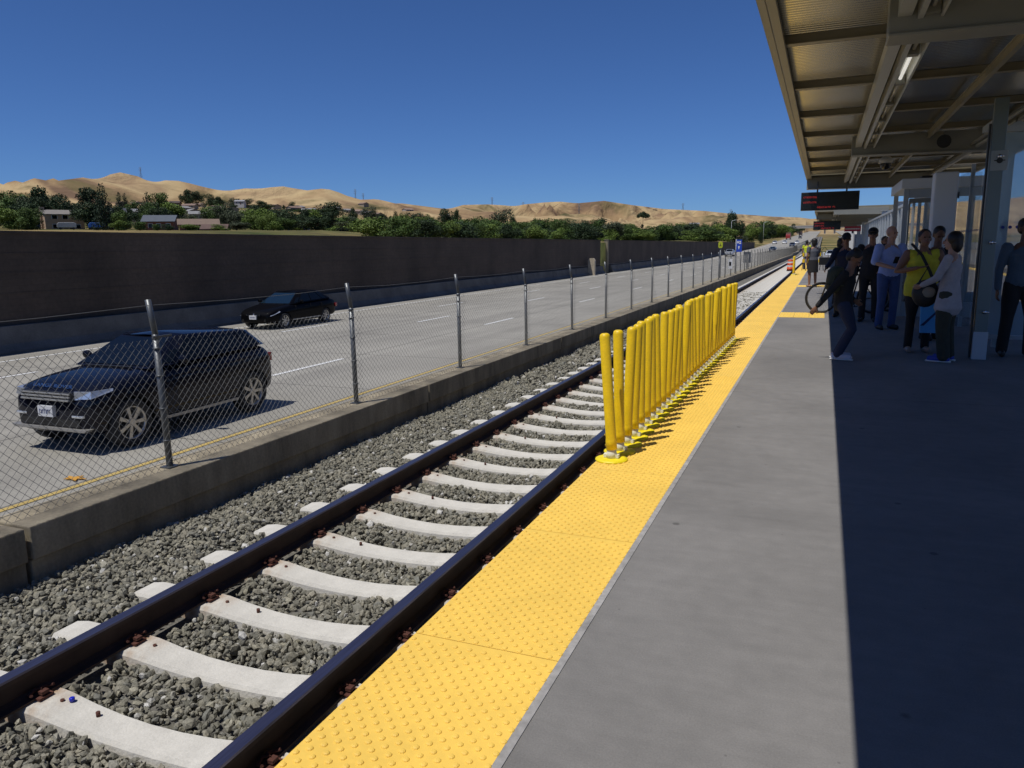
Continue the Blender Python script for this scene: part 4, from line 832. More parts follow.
# ---------------------------------------------------------------- roadside signs
def sign_post(x,y,h,lab,z0=None):
    z0=zr(y) if z0 is None else z0
    e=empty('road_sign',(x,y,z0),0,lab,'sign'); m=MB(); m.tube([(0,0,0),(0,0,h)],.05 if y<60 else .07,8); m.build('post',steel,e); return e
e=sign_post(-5.75,47.3,3.08,'small yellow green rounded sign on a post beside the fence')
m=MB(); m.prism([(-.08,2.72),(.08,2.72),(.13,2.8),(.13,3.02),(.08,3.1),(-.08,3.1),(-.13,3.02),(-.13,2.8)],'y',-.09,-.06); m.build('panel',mat('sign_yellow_green',(.42,.47,.02),.4),e)
m=MB(); m.box(-.06,.06,-.096,-.091,2.84,2.87); m.box(-.015,.015,-.096,-.091,2.87,2.98); m.build('symbol',black,e)
e=sign_post(-5.75,56,3.3,'blue sign with white marks on a tall grey post beside the fence')
m=MB(); m.box(.02,.40,-.10,-.06,2.4,3.25); m.build('panel',mat('sign_blue',(.015,.06,.42),.4),e)
m=MB(); m.box(.08,.18,-.106,-.101,3.0,3.15); m.box(.21,.34,-.106,-.101,2.96,3.04); m.box(.22,.33,-.106,-.101,3.08,3.15)
m.prism([(.14,2.8),(.27,2.8),(.23,2.66),(.20,2.55),(.17,2.66)],'y',-.106,-.101); m.build('white_marks',white_paint,e)
m=MB(); m.box(-.13,.13,-.05,-.04,0,.6); o=m.build('notice_board',white_paint,loc=(-5.40,49.5,.05)); tag(o,'small white notice with a dark square fixed to the distant fence','notice')
m=MB(); m.box(-.07,.07,-.056,-.0515,.18,.42); m.build('dark_square',black,o)
m=MB(); m.box(-.28,.28,-.03,.03,0,.85); m.box(-.06,.06,.03,.1,-1.0,.85); tag(m.build('post_cabinet',steel,loc=(-5.6,63,.1)),'narrow grey post standing in the fence line beyond the blue sign','post')
# far street lamps by the slip road
for i,(x,y) in enumerate(((-36,330),(-40,380),(-31,440),(-34,520))):
    e=empty('street_lamp',(x,y,float(terrain(x,y))),0,'slender street lamp on the grass bank beyond the end of the sound wall','street lamp','street lamps beyond the wall'); m=MB(); m.tube([(0,0,0),(0,0,9.5),(.3,0,10),(2,0,10.2)],[.14,.09,.08,.06],6); m.build('pole',white_paint,e)
    m=MB(); m.box(1.8,2.5,-.15,.15,10.1,10.25); m.build('lamp_head',steel,e)
# right side scenery: boundary wall of the opposite carriageway
m=MB(); m.box(34,34.4,-20,300,-1.6,1.2); tag(m.build('boundary_wall',con_pale),'low pale concrete wall beyond the opposite carriageway, seen through the glass','wall')
# ---------------------------------------------------------------- cars
def mm(name,col,rough=.25,metal=.3,coat=1,spec=.5): return mat(name,col,rough,metal=metal,coat=coat,spec=spec)
def wheel(parent,x,y,r,w,side,spokes=7,simple=False):
    e=bpy.data.objects.new('wheel',None); COL.objects.link(e); e.parent=parent; e.location=(x,y,r); e.empty_display_size=.1
    n=28 if not simple else 14; s=side
    m=MB(); ring=[(-w/2,r*.70),(-w/2,r*.93),(-w/2+.03,r),(w/2-.03,r),(w/2,r*.93),(w/2,r*.70)]
    V=[];Fq=[]
    for k in range(n):
        a=2*math.pi*k/n
        for (o,rr_) in ring: V.append((o,rr_*math.cos(a),rr_*math.sin(a)))
    L=len(ring)
    for k in range(n):
        for j in range(L): Fq.append((k*L+j,k*L+(j+1)%L,((k+1)%n)*L+(j+1)%L,((k+1)%n)*L+j))
    m.add(V,Fq,0,True); m.build('tyre',rubber,e)
    m=MB(); xo=s*(w/2-.02)
    ringm=[(s*-w*.2,r*.69),(xo,r*.70),(xo+s*.012,r*.66),(xo-s*.03,r*.62),(s*-w*.2,r*.60)]
    V=[];Fq=[];L=len(ringm)
    for k in range(n):
        a=2*math.pi*k/n
        for (o,rr_) in ringm: V.append((o,rr_*math.cos(a),rr_*math.sin(a)))
    for k in range(n):
        for j in range(L): Fq.append((k*L+j,k*L+(j+1)%L,((k+1)%n)*L+(j+1)%L,((k+1)%n)*L+j))
    m.add(V,Fq,0,True)
    for k in range(spokes):
        a=2*math.pi*k/spokes; c_,s_=math.cos(a),math.sin(a)
        def P(rad,off,xx): return (xx,rad*c_-off*s_,rad*s_+off*c_)
        V=[]
        for xx in (xo-s*.035,xo-s*.005):
            V+= [P(r*.08,-r*.055,xx),P(r*.08,r*.055,xx),P(r*.64,r*.085,xx),P(r*.64,-r*.085,xx)]
        m.add(V,[(0,1,2,3),(7,6,5,4),(0,4,5,1),(1,5,6,2),(2,6,7,3),(3,7,4,0)])
    m.tube([(xo-s*.04,0,0),(xo+s*.004,0,0)],r*.16,12)
    m.build('rim',mat('alloy_rim',(.50,.48,.45),.35,metal=.8),e)
    m=MB(); m.tube([(xo-s*.10,0,0),(xo-s*.085,0,0)],r*.62,14); m.build('brake_disc',mat('dark_iron',(.03,.03,.03),.6),e)
    return e
def car(name,kind,paint,loc,rz,lab,cat,simple=False,plate=True,text=None):
    """local: front at -Y, length along Y, centre of wheelbase at origin"""
    K={'suv':dict(L=4.0,W=1.84,wb=2.66,fo=.68,r=.37,H=1.62,
        st=[(0,.60,.36,.62),(.05,.74,.30,.88),(.18,.88,.26,.98),(.5,.93,.24,1.05),(1.0,.955,.24,1.10),(1.45,.96,.24,1.13),(2.2,.96,.24,1.15),(2.8,.96,.24,1.17),(3.3,.95,.25,1.20),(3.75,.92,.27,1.21),(3.95,.86,.34,1.10),(4.0,.76,.42,.80)],
        base=[(1.14,.80,1.12),(1.54,.91,1.14),(3.68,.86,1.20),(3.90,.74,1.18)],top=[(1.90,.58,1.54),(2.08,.66,1.565),(3.44,.66,1.50),(3.60,.60,1.48)]),
     'sedan':dict(L=4.36,W=1.78,wb=2.66,fo=.80,r=.32,H=1.46,
        st=[(0,.50,.32,.54),(.06,.66,.26,.66),(.22,.78,.22,.76),(.6,.87,.20,.86),(1.1,.90,.20,.94),(1.5,.91,.20,.98),(2.4,.91,.20,1.0),(3.1,.91,.20,1.02),(3.6,.90,.22,1.03),(4.05,.85,.26,1.04),(4.3,.78,.32,.98),(4.38,.70,.40,.72)],
        base=[(1.25,.76,.94),(1.62,.86,.965),(3.80,.82,1.03),(4.06,.66,1.04)],top=[(2.05,.52,1.40),(2.25,.60,1.425),(3.15,.60,1.43),(3.38,.54,1.40)])}[kind]
    off=K['fo']+K['wb']/2     # y' = y-off
    e=empty(name,loc,rz,lab,cat)
    V=[];Fq=[]; nn=16
    for (y,w,zb,zt) in K['st']:
        h=zt-zb; half=[(0,zb),(w*.82,zb),(w*.95,zb+h*.07),(w*.985,zb+h*.25),(w,zb+h*.52),(w*.985,zb+h*.78),(w*.93,zb+h*.93),(w*.78,zt-.005),(w*.4,zt+.018),(0,zt+.024)]
        ringp=half+[(-a,b2) for a,b2 in half[-2:0:-1]]
        nn=len(ringp); V+= [(a,y-off,b2) for a,b2 in ringp]
    ns=len(K['st'])
    for i in range(ns-1):
        for j in range(nn): Fq.append((i*nn+j,i*nn+(j+1)%nn,(i+1)*nn+(j+1)%nn,(i+1)*nn+j))
    m=MB(); m.add(V,Fq,0,True); m.add(V[:nn],[tuple(range(nn))],0,True); m.add(V[-nn:],[tuple(range(nn-1,-1,-1))],0,True)
    body=m.build('body',[paint,black],e)
    wy=(-K['wb']/2,K['wb']/2); xw=K['W']/2-.12
    if not simple:
        su=body.modifiers.new('s','SUBSURF'); su.levels=2; su.render_levels=2
        cut=MB()
        for y in wy:
            for s in(-1,1): cut.tube([(s*(K['W']/2-.34),y,K['r']),(s*(K['W']/2+.3),y,K['r'])],K['r']*1.12,32,mi=0)
        co=cut.build('cut',black); co.parent=e
        bo=body.modifiers.new('b','BOOLEAN'); bo.object=co; bo.operation='DIFFERENCE'; bo.solver='EXACT'; bo.material_mode='TRANSFER'
        dg=bpy.context.evaluated_depsgraph_get(); dg.update()
        me=bpy.data.meshes.new_from_object(body.evaluated_get(dg)); body.modifiers.clear(); body.data=me
        bpy.data.objects.remove(co)
        me.polygons.foreach_set('use_smooth',[True]*len(me.polygons))
        try: me.set_sharp_from_angle(angle=R(38))
        except Exception: pass
    # cabin
    bs=[(y-off,w,z) for y,w,z in K['base']]; tp=[(y-off,w,z) for y,w,z in K['top']]
    crown=.03
    def ring3(pts,extra): # right side front->rear then left side rear->front
        r_=[(w,y,z) for y,w,z in pts]; l_=[(-w,y,z) for y,w,z in pts]; return r_+l_[::-1]
    Bq=ring3(bs,0); Tq=ring3(tp,0); n8=len(Bq)
    m=MB(); V=Bq+Tq; Fq=[(i,(i+1)%n8,n8+(i+1)%n8,n8+i) for i in range(n8)]
    m.add(V,Fq,0,False)
    # roof with crown
    m.add([Tq[0],Tq[1],Tq[2],Tq[3],Tq[4],Tq[5],Tq[6],Tq[7],(0,tp[0][0]-.04,tp[0][2]+.025),(0,tp[1][0],tp[1][2]+.035),(0,tp[2][0],tp[2][2]+.03),(0,tp[3][0]+.02,tp[3][2]+.01)],
          [(0,1,9,8),(1,2,10,9),(2,3,11,10),(8,9,6,7),(9,10,5,6),(10,11,4,5)],0,True)
    m.build('cabin',paint,e,bevel=0 if simple else .035,seg=3)
    def panel(nm,quads,mt):
        m=MB()
        for (A,Bv,C,D,u0,u1,v0,v1) in quads:
            A,Bv,C,D=map(Vector,(A,Bv,C,D)); nrm=(Bv-A).cross(D-A).normalized(); ctr=(A+Bv+C+D)/4
            if nrm.dot(ctr-Vector((0,0,1.1)))<0: nrm=-nrm
            def bl(u,v): return (A*(1-u)+Bv*u)*(1-v)+(D*(1-u)+C*u)*v+nrm*.010
            q=[bl(u0,v0),bl(u1,v0),bl(u1,v1),bl(u0,v1)]; m.add(q+[p-nrm*.02 for p in q],[(0,1,2,3),(0,4,5,1),(1,5,6,2),(2,6,7,3),(3,7,4,0)])
        return m.build(nm,mt,e)
    fr=(Bq[7],Bq[0],Tq[0],Tq[7]); panel('windscreen',[(*fr,.03,.97,.07,.93)],glass_car if kind=='suv' else mat('car_glass_blue',(.008,.02,.035),.03,spec=.6))
    rr2=(Bq[3],Bq[4],Tq[4],Tq[3]); panel('rear_window',[(*rr2,.08,.92,.12,.9)],glass_car)
    for a,b2,c,d in ((Bq[1],Bq[2],Tq[2],Tq[1]),(Bq[6],Bq[5],Tq[5],Tq[6])):
        for u0_,u1_ in ((.02,.40),(.43,.78),(.81,.97)): panel('side_window',[(a,b2,c,d,u0_,u1_,.10,.86)],glass_car)
    for a,b2,c,d in ((Bq[0],Bq[1],Tq[1],Tq[0]),(Bq[7],Bq[6],Tq[6],Tq[7])): panel('quarter_window',[(a,b2,c,d,.45,.95,.08,.5)],glass_car)
    for y in wy:
        for s in (-1,1): wheel(e,s*(K['W']/2-.13),y,K['r'],.24,s,7,simple)
    f=-off; lamp=mat('headlamp',(.65,.68,.72),.08,metal=.6,coat=1); zl=K['st'][2][3]-.10
    for s in(-1,1):
        m=MB(); 
        if kind=='suv':
            m.add([(s*.52,f+.035,zl-.07),(s*.80,f+.10,zl-.05),(s*.90,f+.40,zl+.03),(s*.88,f+.42,zl+.07),(s*.78,f+.12,zl+.06),(s*.52,f+.05,zl+.06),(s*.6,f+.3,zl)],[(0,1,4,5),(1,2,3,4),(0,5,6),(5,4,6),(4,3,6),(3,2,6),(2,1,6),(1,0,6)])
        else:
            m.add([(s*.46,f+.06,zl-.12),(s*.74,f+.13,zl-.11),(s*.87,f+.50,zl+.02),(s*.85,f+.56,zl+.06),(s*.66,f+.36,zl+.075),(s*.46,f+.15,zl+.0),(s*.6,f+.4,zl-.05)],[(0,1,5),(1,4,5),(1,2,3,4),(0,5,6),(5,4,6),(4,3,6),(3,2,6),(2,1,6),(1,0,6)])
        m.build('headlight',lamp,e,bevel=.006)
        m=MB(); m.box(*sorted((s*.62,s*.84)),K['L']-off-.14,K['L']-off-.02,zl-.02,zl+.14); m.build('tail_light',mat('tail_red',(.3,.01,.01),.2,coat=1),e,bevel=.01)
        m=MB(); wx=K['base'][1][1]; yb=K['base'][1][0]-off+.05; zm=K['base'][1][2]+.02
        m.ell((s*(wx+.16),yb,zm+.06),(.10,.055,.075),10,6); m.box(*sorted((s*(wx-.02),s*(wx+.1))),yb-.02,yb+.02,zm,zm+.04); m.build('wing_mirror',paint,e)
        if not simple:
            m=MB(); 
            for yy in (-.12,.95): m.box(*sorted((s*(K['W']/2-.012),s*(K['W']/2+.014))),yy,yy+.17,K['base'][1][2]-.15,K['base'][1][2]-.12)
            m.build('door_handle',paint,e)
            m=MB()
            for yy in (-.72+.05,.28,1.02): m.box(*sorted((s*(K['W']/2-.03),s*(K['W']/2+.0035))),yy,yy+.008,.42,K['base'][1][2]-.06)
            m.build('door_gap',black,e)
            m=MB(); m.box(*sorted((s*(K['W']/2-.05),s*(K['W']/2+.008))),-.85,.9,.30,.345); m.build('side_trim',mat('trim_silver',(.35,.34,.32),.4,metal=.5),e)
    # grille etc
    m=MB()
    if kind=='suv':
        for z in (.80,.845,.89): m.box(-.50,.50,f-.045+(z-.8)*.35,f+.05,z,z+.024)
        m.build('grille',mat('grille_silver',(.45,.45,.44),.35,metal=.7),e,bevel=.004)
        m=MB(); m.box(-.52,.52,f-.0,f+.05,.79,.925); m.build('grille_recess',black,e)
        for s in (-1,1):
            m=MB(); m.box(*sorted((s*.48,s*.70)),f+.0,f+.08,.555,.59); m.build('fog_light',lamp,e,bevel=.006)
        m=MB(); m.prism([(-.80,.395),(.80,.395),(.74,.35),(-.74,.35)],'y',f-.03,f+.10); m.build('skid_plate',mat('trim_silver',(.35,.34,.32),.4,metal=.5),e,bevel=.006)
        m=MB(); m.box(-.62,.62,f+.0,f+.1,.42,.52); m.build('lower_intake',black,e)
    else:
        for z in (.56,.60): m.box(-.34,.34,f-.0,f+.05,z,z+.018)
        m.ell((0,f+.01,.60),(.05,.02,.05),10,6); m.build('grille',chrome,e)
        m=MB(); m.box(-.55,.55,f+.02,f+.06,.33,.42); m.build('lower_intake',black,e)
    if plate:
        z0=.555 if kind=='suv' else .42
        m=MB(); m.box(-.155,.155,f-.048,f+.03,z0,z0+.16); pl_=m.build('number_plate',mat('plate_white',(.6,.61,.63),.5),e)
        m=MB()
        for q in range(7):
            if q==1 or q==4: m.box(-.118+q*.034,-.098+q*.034,f-.051,f-.0485,z0+.045,z0+.10)
            else: m.box(-.118+q*.034,-.110+q*.034,f-.051,f-.0485,z0+.045,z0+.11); m.box(-.110+q*.034,-.096+q*.034,f-.051,f-.0485,z0+.09,z0+.11)
        m.build('plate_characters',mat('plate_blue',(.03,.05,.16),.5),pl_)
    if text:
        M4=Matrix.Translation((0,f+.115,zl+.118))@Matrix.Rotation(R(28),4,'X')
        text_mesh('hood_lettering',text,.075,.004,chrome,e,Matrix.Translation((0,f+.12,.985))@Matrix.Diagonal((1.65,1,1,1))@Matrix.Rotation(R(62),4,'X'))
    # tail wiper etc
    m=MB(); m.box(-.5,.5,bs[0][0]-.06,bs[0][0]-.01,bs[0][2]+.012,bs[0][2]+.03); m.build('wipers',black,e)
    return e
navy=mm('navy_paint',(.002,.003,.010),.6,.0,.55,.04); blk=mm('black_paint',(.002,.002,.003),.6,.0,.18,.04)
car('suv_car','suv',navy,(-10.50,9.50,-1.372),0,'dark navy compact suv with silver grille nearest the camera on the freeway','car',text='RANGE ROVER')
car('sedan_car','sedan',blk,(-19.85,24.75,-1.372),0,'black sedan in the far lane beside the sound wall','car').scale=(1,.97,.93)
far_cars=[(-19.6,178,'suv',(.42,.43,.44),'pale grey car close to the end of the sound wall'),(-12.6,214,'sedan',(.012,.014,.018),'dark car in the near lanes just beyond the blue sign'),(-19.9,350,'sedan',(.55,.55,.55),'white car in the outer lane past the wall end'),(-15.9,352,'sedan',(.60,.60,.60),'white car in a middle lane ahead of the red truck'),(-14.0,505,'suv',(.05,.05,.06),'dark grey car far off beside the red truck'),(-10.6,292,'suv',(.02,.03,.06),'dark blue car near the far median fence'),(-10.7,345,'sedan',(.62,.62,.62),'white car following the dark blue one by the median')]
for x,y,k,c_,lab in far_cars:
    sl_=math.atan2(zr(y+5)-zr(y-5),10)
    e=car('distant_car',k,mm('car_paint_%d'%int(y),c_,.3,.2),(x,y,zr(y)+.01),0,lab,'car',simple=True); e.rotation_euler=(sl_,0,0)
def truck(x,y,lab,col):
    e=empty('truck',(x,y,zr(y)+.01),0,lab,'truck'); e.rotation_euler=(math.atan2(zr(y+5)-zr(y-5),10),0,0)
    m=MB(); m.prism([(0,.7),(0,1.9),(.25,2.9),(2.1,3.0),(2.1,.7)],'x',-1.2,1.2); m.build('cab',col,e,bevel=.06)
    m=MB(); m.box(-1.25,1.25,2.4,12,1.1,3.9); m.build('trailer',mat('trailer_dull',(.22,.12,.09),.6),e,bevel=.02)
    m=MB(); m.box(-1.0,1.0,-.02,.03,1.95,2.0); m.add([(-1.05,.06,2.0),(1.05,.06,2.0),(1.0,.24,2.8),(-1.0,.24,2.8)],[(0,1,2,3)]); m.build('windscreen',glass_car,e)
    for yy in (.9,4.5,10.2,11.2):
        for s in(-1,1): wheel(e,s*1.05,yy,.5,.3,s,6,True)
truck(-19.6,470,'red fronted truck in the outer lanes far up the freeway',mm('truck_red',(.35,.03,.02),.4,.1))
truck(-18.2,660,'small dark truck near the overpass in the far distance',mm('truck_dark',(.06,.04,.04),.4,.1))
e=car('distant_car','suv',mm('white_van_paint',(.65,.66,.68),.3,.1),(1.1,118,-1.0),0,'white vehicle parked beyond the platform end between the canopies','car',simple=True)
m=MB(); m.box(-6,8,112.3,150,-1.3,-1.005); tag(m.build('service_yard',con_pale),kind='structure')
# ---------------------------------------------------------------- bicycles
def bicycle(loc,rz,lab,turn=0):
    """front wheel at -X local, rear +X"""
    e=empty('bicycle',loc,rz,lab,'bicycle'); r=.345; fr=mat('bike_black',(.015,.015,.017),.35)
    for x in (-.52,.53):
        w=bpy.data.objects.new('wheel',None); COL.objects.link(w); w.parent=e; w.location=(x,0,r); w.rotation_euler=(0,0,turn if x<0 else 0)
        def ringm(rad,tr,n=40,k=8):
            V=[];Fq=[]
            for i in range(n):
                a=2*math.pi*i/n
                for j in range(k):
                    b2=2*math.pi*j/k; q=rad+tr*math.cos(b2); V.append((q*math.cos(a),tr*math.sin(b2),q*math.sin(a)))
            for i in range(n):
                for j in range(k): Fq.append((i*k+j,i*k+(j+1)%k,((i+1)%n)*k+(j+1)%k,((i+1)%n)*k+j))
            return V,Fq
        m=MB(); m.add(*ringm(r-.02,.02),0,True); m.build('tyre',rubber,w)
        m=MB(); m.add(*ringm(r-.048,.011),0,True); m.build('rim',steel,w)
        m=MB()
        for i in range(28):
            a=2*math.pi*i/28; m.tube([(.02*math.cos(a+1.2),.02*(-1)**i,.02*math.sin(a+1.2)),((r-.05)*math.cos(a),0,(r-.05)*math.sin(a))],.0013,3,caps=False)
        m.tube([(0,-.04,0),(0,.04,0)],.018,8); m.build('spokes',steel,w)
    m=MB(); F_=(-.52,0,r); Rr=(.53,0,r); HT=(-.36,0,.86); HB=(-.39,0,.74); ST=(.22,0,.84); BB=(.10,0,.29)
    for a,b2,q in ((HT,ST,.016),(HB,BB,.019),(ST,BB,.016)): m.tube([a,b2],q,8)
    m.tube([HT,HB],.02,8)
    for s in(-.05,.05): m.tube([(ST[0],s*.4,ST[2]-.03),(Rr[0],s,Rr[2])],.009,6); m.tube([(BB[0],s*.6,BB[2]),(Rr[0],s,Rr[2])],.010,6)
    m.build('frame',fr,e)
    m=MB()
    for s in(-.05,.05): m.tube([(HB[0],s,HB[2]-.02),(-.44,s,.6),(F_[0],s,F_[2])],.012,6)
    m.tube([(HB[0],-.05,HB[2]-.02),(HB[0],.05,HB[2]-.02)],.014,6); m.build('fork',fr,e)
    m=MB(); m.tube([HT,(-.34,0,.95)],.014,8); m.tube([(-.30,-.30,.98),(-.36,-.2,.97),(-.36,.2,.97),(-.30,.30,.98)],.012,8); m.build('handlebar',fr,e)
    m=MB(); m.tube([ST,(.25,0,.93)],.013,8); m.ell((.26,0,.95),(.13,.07,.03),12,6); m.build('saddle',black,e)
    m=MB(); m.tube([(.10,-.03,.29),(.10,.03,.29)],.09,20); m.tube([(.10,.05,.29),(.18,.06,.15)],.01,6); m.tube([(.10,-.05,.29),(.02,-.06,.43)],.01,6); m.box(.13,.23,.06,.14,.14,.16); m.box(-.03,.07,-.14,-.06,.42,.44); m.build('crankset',fr,e)
    return e
bicycle((.52,18.05,0),R(4),'black bicycle whose front wheel stands out in the sun beside the yellow patch',.15)
bicycle((1.92,18.7,0),R(-6),'second bicycle, its wheel in the shade left of the woman in yellow')
# ---------------------------------------------------------------- people
def remesh_obj(mb,name,mtl,parent,vox,smooth_it=4,keepmats=False):
    o=mb.build(name,mtl,parent)
    md=o.modifiers.new('r','REMESH'); md.mode='VOXEL'; md.voxel_size=vox; md.use_smooth_shade=True
    if smooth_it:
        s=o.modifiers.new('s','SMOOTH'); s.factor=.5; s.iterations=smooth_it
    dg=bpy.context.evaluated_depsgraph_get(); dg.update()
    me=bpy.data.meshes.new_from_object(o.evaluated_get(dg)); o.modifiers.clear(); o.data=me
    me.materials.clear(); me.materials.append(mtl)
    me.polygons.foreach_set('use_smooth',[True]*len(me.polygons))
    return o
def cap_tube(m,pts,rad,n=12,lat=None):
    """closed tube with rounded ends"""
    pts=[Vector(p) for p in pts]; rad=[(r if isinstance(r,tuple) else (r,r)) for r in rad]
    t0=(pts[0]-pts[1]).normalized(); t1=(pts[-1]-pts[-2]).normalized(); a=min(rad[0])*.7; b=min(rad[-1])*.7
    P=[pts[0]+t0*a,pts[0]+t0*a*.7]+pts+[pts[-1]+t1*b*.7,pts[-1]+t1*b]
    sc=lambda r,k:(r[0]*k,r[1]*k)
    Q=[sc(rad[0],.3),sc(rad[0],.75)]+rad+[sc(rad[-1],.75),sc(rad[-1],.3)]
    m.tube(P,Q,n,lat=lat)
SK={}
def person(loc,rz,h,lab,P,out):
    """local: faces -Y. P overrides joints (for 1.72 m figure). out: clothes"""
    J=dict(pelvis=(0,0,.95),waist=(0,.0,1.08),chest=(0,.005,1.27),neck=(0,.01,1.43),head=(0,-.01,1.60),
      shL=(.185,.01,1.385),elL=(.235,.03,1.10),wrL=(.245,-.05,.86),shR=(-.185,.01,1.385),elR=(-.235,.03,1.10),wrR=(-.245,-.05,.86),
      hiL=(.09,0,.92),knL=(.105,-.02,.50),anL=(.11,.02,.085),hiR=(-.09,0,.92),knR=(-.105,-.02,.50),anR=(-.11,.02,.085),
      toeL=(.13,-.15,.035),toeR=(-.13,-.15,.035),look=(0,-1,0))
    J.update(P); J={k:Vector(v) for k,v in J.items()}
    k=h/1.72; bw=out.get('build',1.0)
    e=empty('person',loc,rz,lab,'person'); e.scale=(k,k,k)
    skin=mat('skin_'+out.get('skin','tan'),{'tan':(.26,.13,.075),'dark':(.16,.08,.05),'light':(.45,.26,.18)}[out.get('skin','tan')],.5,spec=.4)
    up=(J['neck']-J['chest']).normalized()
    m=MB()
    cap_tube(m,[J['pelvis'],J['waist'],J['chest'],J['neck']-up*.05],[(.155*bw,.105*bw),(.135*bw,.095*bw),(.16*bw,.11*bw),(.12,.075)],16,lat=(1,0,0))
    hd=J['head']; cap_tube(m,[J['neck']-up*.06,J['neck'].lerp(hd,.5)],[.06,.053],12)
    lk=J['look'].normalized(); hup=(hd-J['neck']).normalized(); lat=lk.cross(hup).normalized(); hup=lat.cross(lk).normalized()
    Mh=Matrix((lat,lk*-1,hup)).transposed()     # local head: x lateral, -y face, z up
    def H(x,y,z): return hd+Mh@Vector((x,y,z))
    m.ell(hd+Mh@Vector((0,.012,.025)),(.074,.092,.095),16,12,rot=Mh)
    m.ell(H(0,-.025,-.045),(.056,.062,.068),14,10,rot=Mh)
    m.ell(H(0,-.055,-.085),(.03,.028,.024),10,6,rot=Mh)
    m.ell(H(0,-.098,-.012),(.012,.020,.026),8,6,rot=Mh); m.ell(H(0,-.110,-.026),(.016,.013,.011),8,6,rot=Mh)
    for s in(-1,1): m.ell(H(s*.076,.012,-.012),(.012,.022,.032),8,6,rot=Mh); m.ell(H(s*.032,-.078,.022),(.022,.014,.008),8,6,rot=Mh)
    m.ell(H(0,-.086,-.055),(.024,.014,.008),8,6,rot=Mh)
    for s,c_ in ((1,'L'),(-1,'R')):
        sh,el,wr=J['sh'+c_],J['el'+c_],J['wr'+c_]
        cap_tube(m,[sh,sh.lerp(el,.5),el,el.lerp(wr,.3),wr],[.052*bw,.046*bw,.038,.037,.026],12)
        # hand
        d=(wr-el).normalized(); hdv=Vector(P['hand'+c_]).normalized() if 'hand'+c_ in P else d
        side=Vector((0,-1,0)); side=(side-hdv*side.dot(hdv)); side=side.normalized() if side.length>.1 else hdv.orthogonal().normalized()
        pn=hdv.cross(side)*(-s)
        pc=wr+hdv*.045
        cap_tube(m,[wr+hdv*.005,pc,wr+hdv*.085],[(.022,.016),(.034,.015),(.036,.013)],10,lat=side)
        for i,(o_,ln) in enumerate(((.027,.068),(.009,.078),(-.009,.072),(-.026,.055))):
            b0=wr+hdv*.082+side*o_; cur=.35+.1*i
            p1=b0+(hdv-pn*.15).normalized()*ln*.45; p2=p1+(hdv-pn*.6).normalized()*ln*.33; p3=p2+(hdv-pn*1.2).normalized()*ln*.25
            cap_tube(m,[b0-hdv*.02,b0,p1,p2,p3],[.0095,.0095,.0088,.008,.007],8)
        b0=wr+hdv*.035+side*.026; p1=b0+(side*.8+hdv*.7).normalized()*.035; p2=p1+(side*.25+hdv).normalized()*.03
        cap_tube(m,[b0-side*.01,b0,p1,p2],[.012,.0115,.010,.0085],8)
        hi,kn,an=J['hi'+c_],J['kn'+c_],J['an'+c_]
        cap_tube(m,[hi,hi.lerp(kn,.5),kn,kn.lerp(an,.35),an],[.085*bw,.070*bw,.054,.052,.036],14)
        cap_tube(m,[an+Vector((0,.02,-.02)),an.lerp(J['toe'+c_],.5)+Vector((0,0,-.01)),J['toe'+c_]],[.036,.034,.026],10)
    remesh_obj(m,'body',skin,e,.0075,3)
    # face details
    ft=MB()
    for s in(-1,1): ft.ell(H(s*.031,-.084,.010),(.013,.008,.007),10,6,rot=Mh)
    ft.build('eyes',mat('eye_dark',(.02,.015,.012),.2),e)
    ft=MB(); ft.ell(H(0,-.096,-.056),(.023,.007,.006),10,6,rot=Mh); ft.build('mouth',mat('lip',(.22,.06,.05),.5),e)
    hc=out.get('hair'); 
    if hc is not None:
        hm=MB(); hm.ell(H(0,.030,.045),(.086,.094,.088),16,12,rot=Mh); hm.ell(H(0,.05,0),(.080,.075,.085),14,10,rot=Mh)
        st=out.get('hairstyle','short')
        if st=='bun': hm.ell(H(0,.115,.05),(.05,.05,.05),12,8,rot=Mh)
        if st=='bob': hm.ell(H(0,.05,-.04),(.105,.075,.12),14,10,rot=Mh); hm.ell(H(0,.03,.03),(.11,.10,.10),14,10,rot=Mh)
        if st=='long': cap_tube(hm,[H(0,.06,.02),H(0,.09,-.10),H(0,.09,-.24)],[(.085,.05),(.095,.04),(.07,.03)],12,lat=lat)
        remesh_obj(hm,'hair',mat('hair_%s'%out.get('hairname','black'),hc,.55),e,.009,3)
    if out.get('cap'):
        cm_=MB(); cm_.ell(H(0,.01,.055),(.090,.105,.080),16,10,rot=Mh); cap_tube(cm_,[H(0,-.07,.055),H(0,-.15,.045)],[(.075,.010),(.06,.007)],10,lat=lat); remesh_obj(cm_,'cap',mat('cap_dark',(.01,.01,.012),.8),e,.009,2)
    if out.get('glasses'):
        g=MB()
        for s in(-1,1): g.ell(H(s*.033,-.096,.012),(.027,.010,.019),12,8,rot=Mh); g.tube([H(s*.06,-.09,.015),H(s*.078,.01,.01)],.004,5)
        g.tube([H(-.01,-.1,.015),H(.01,-.1,.015)],.004,5); g.build('sunglasses',black,e)
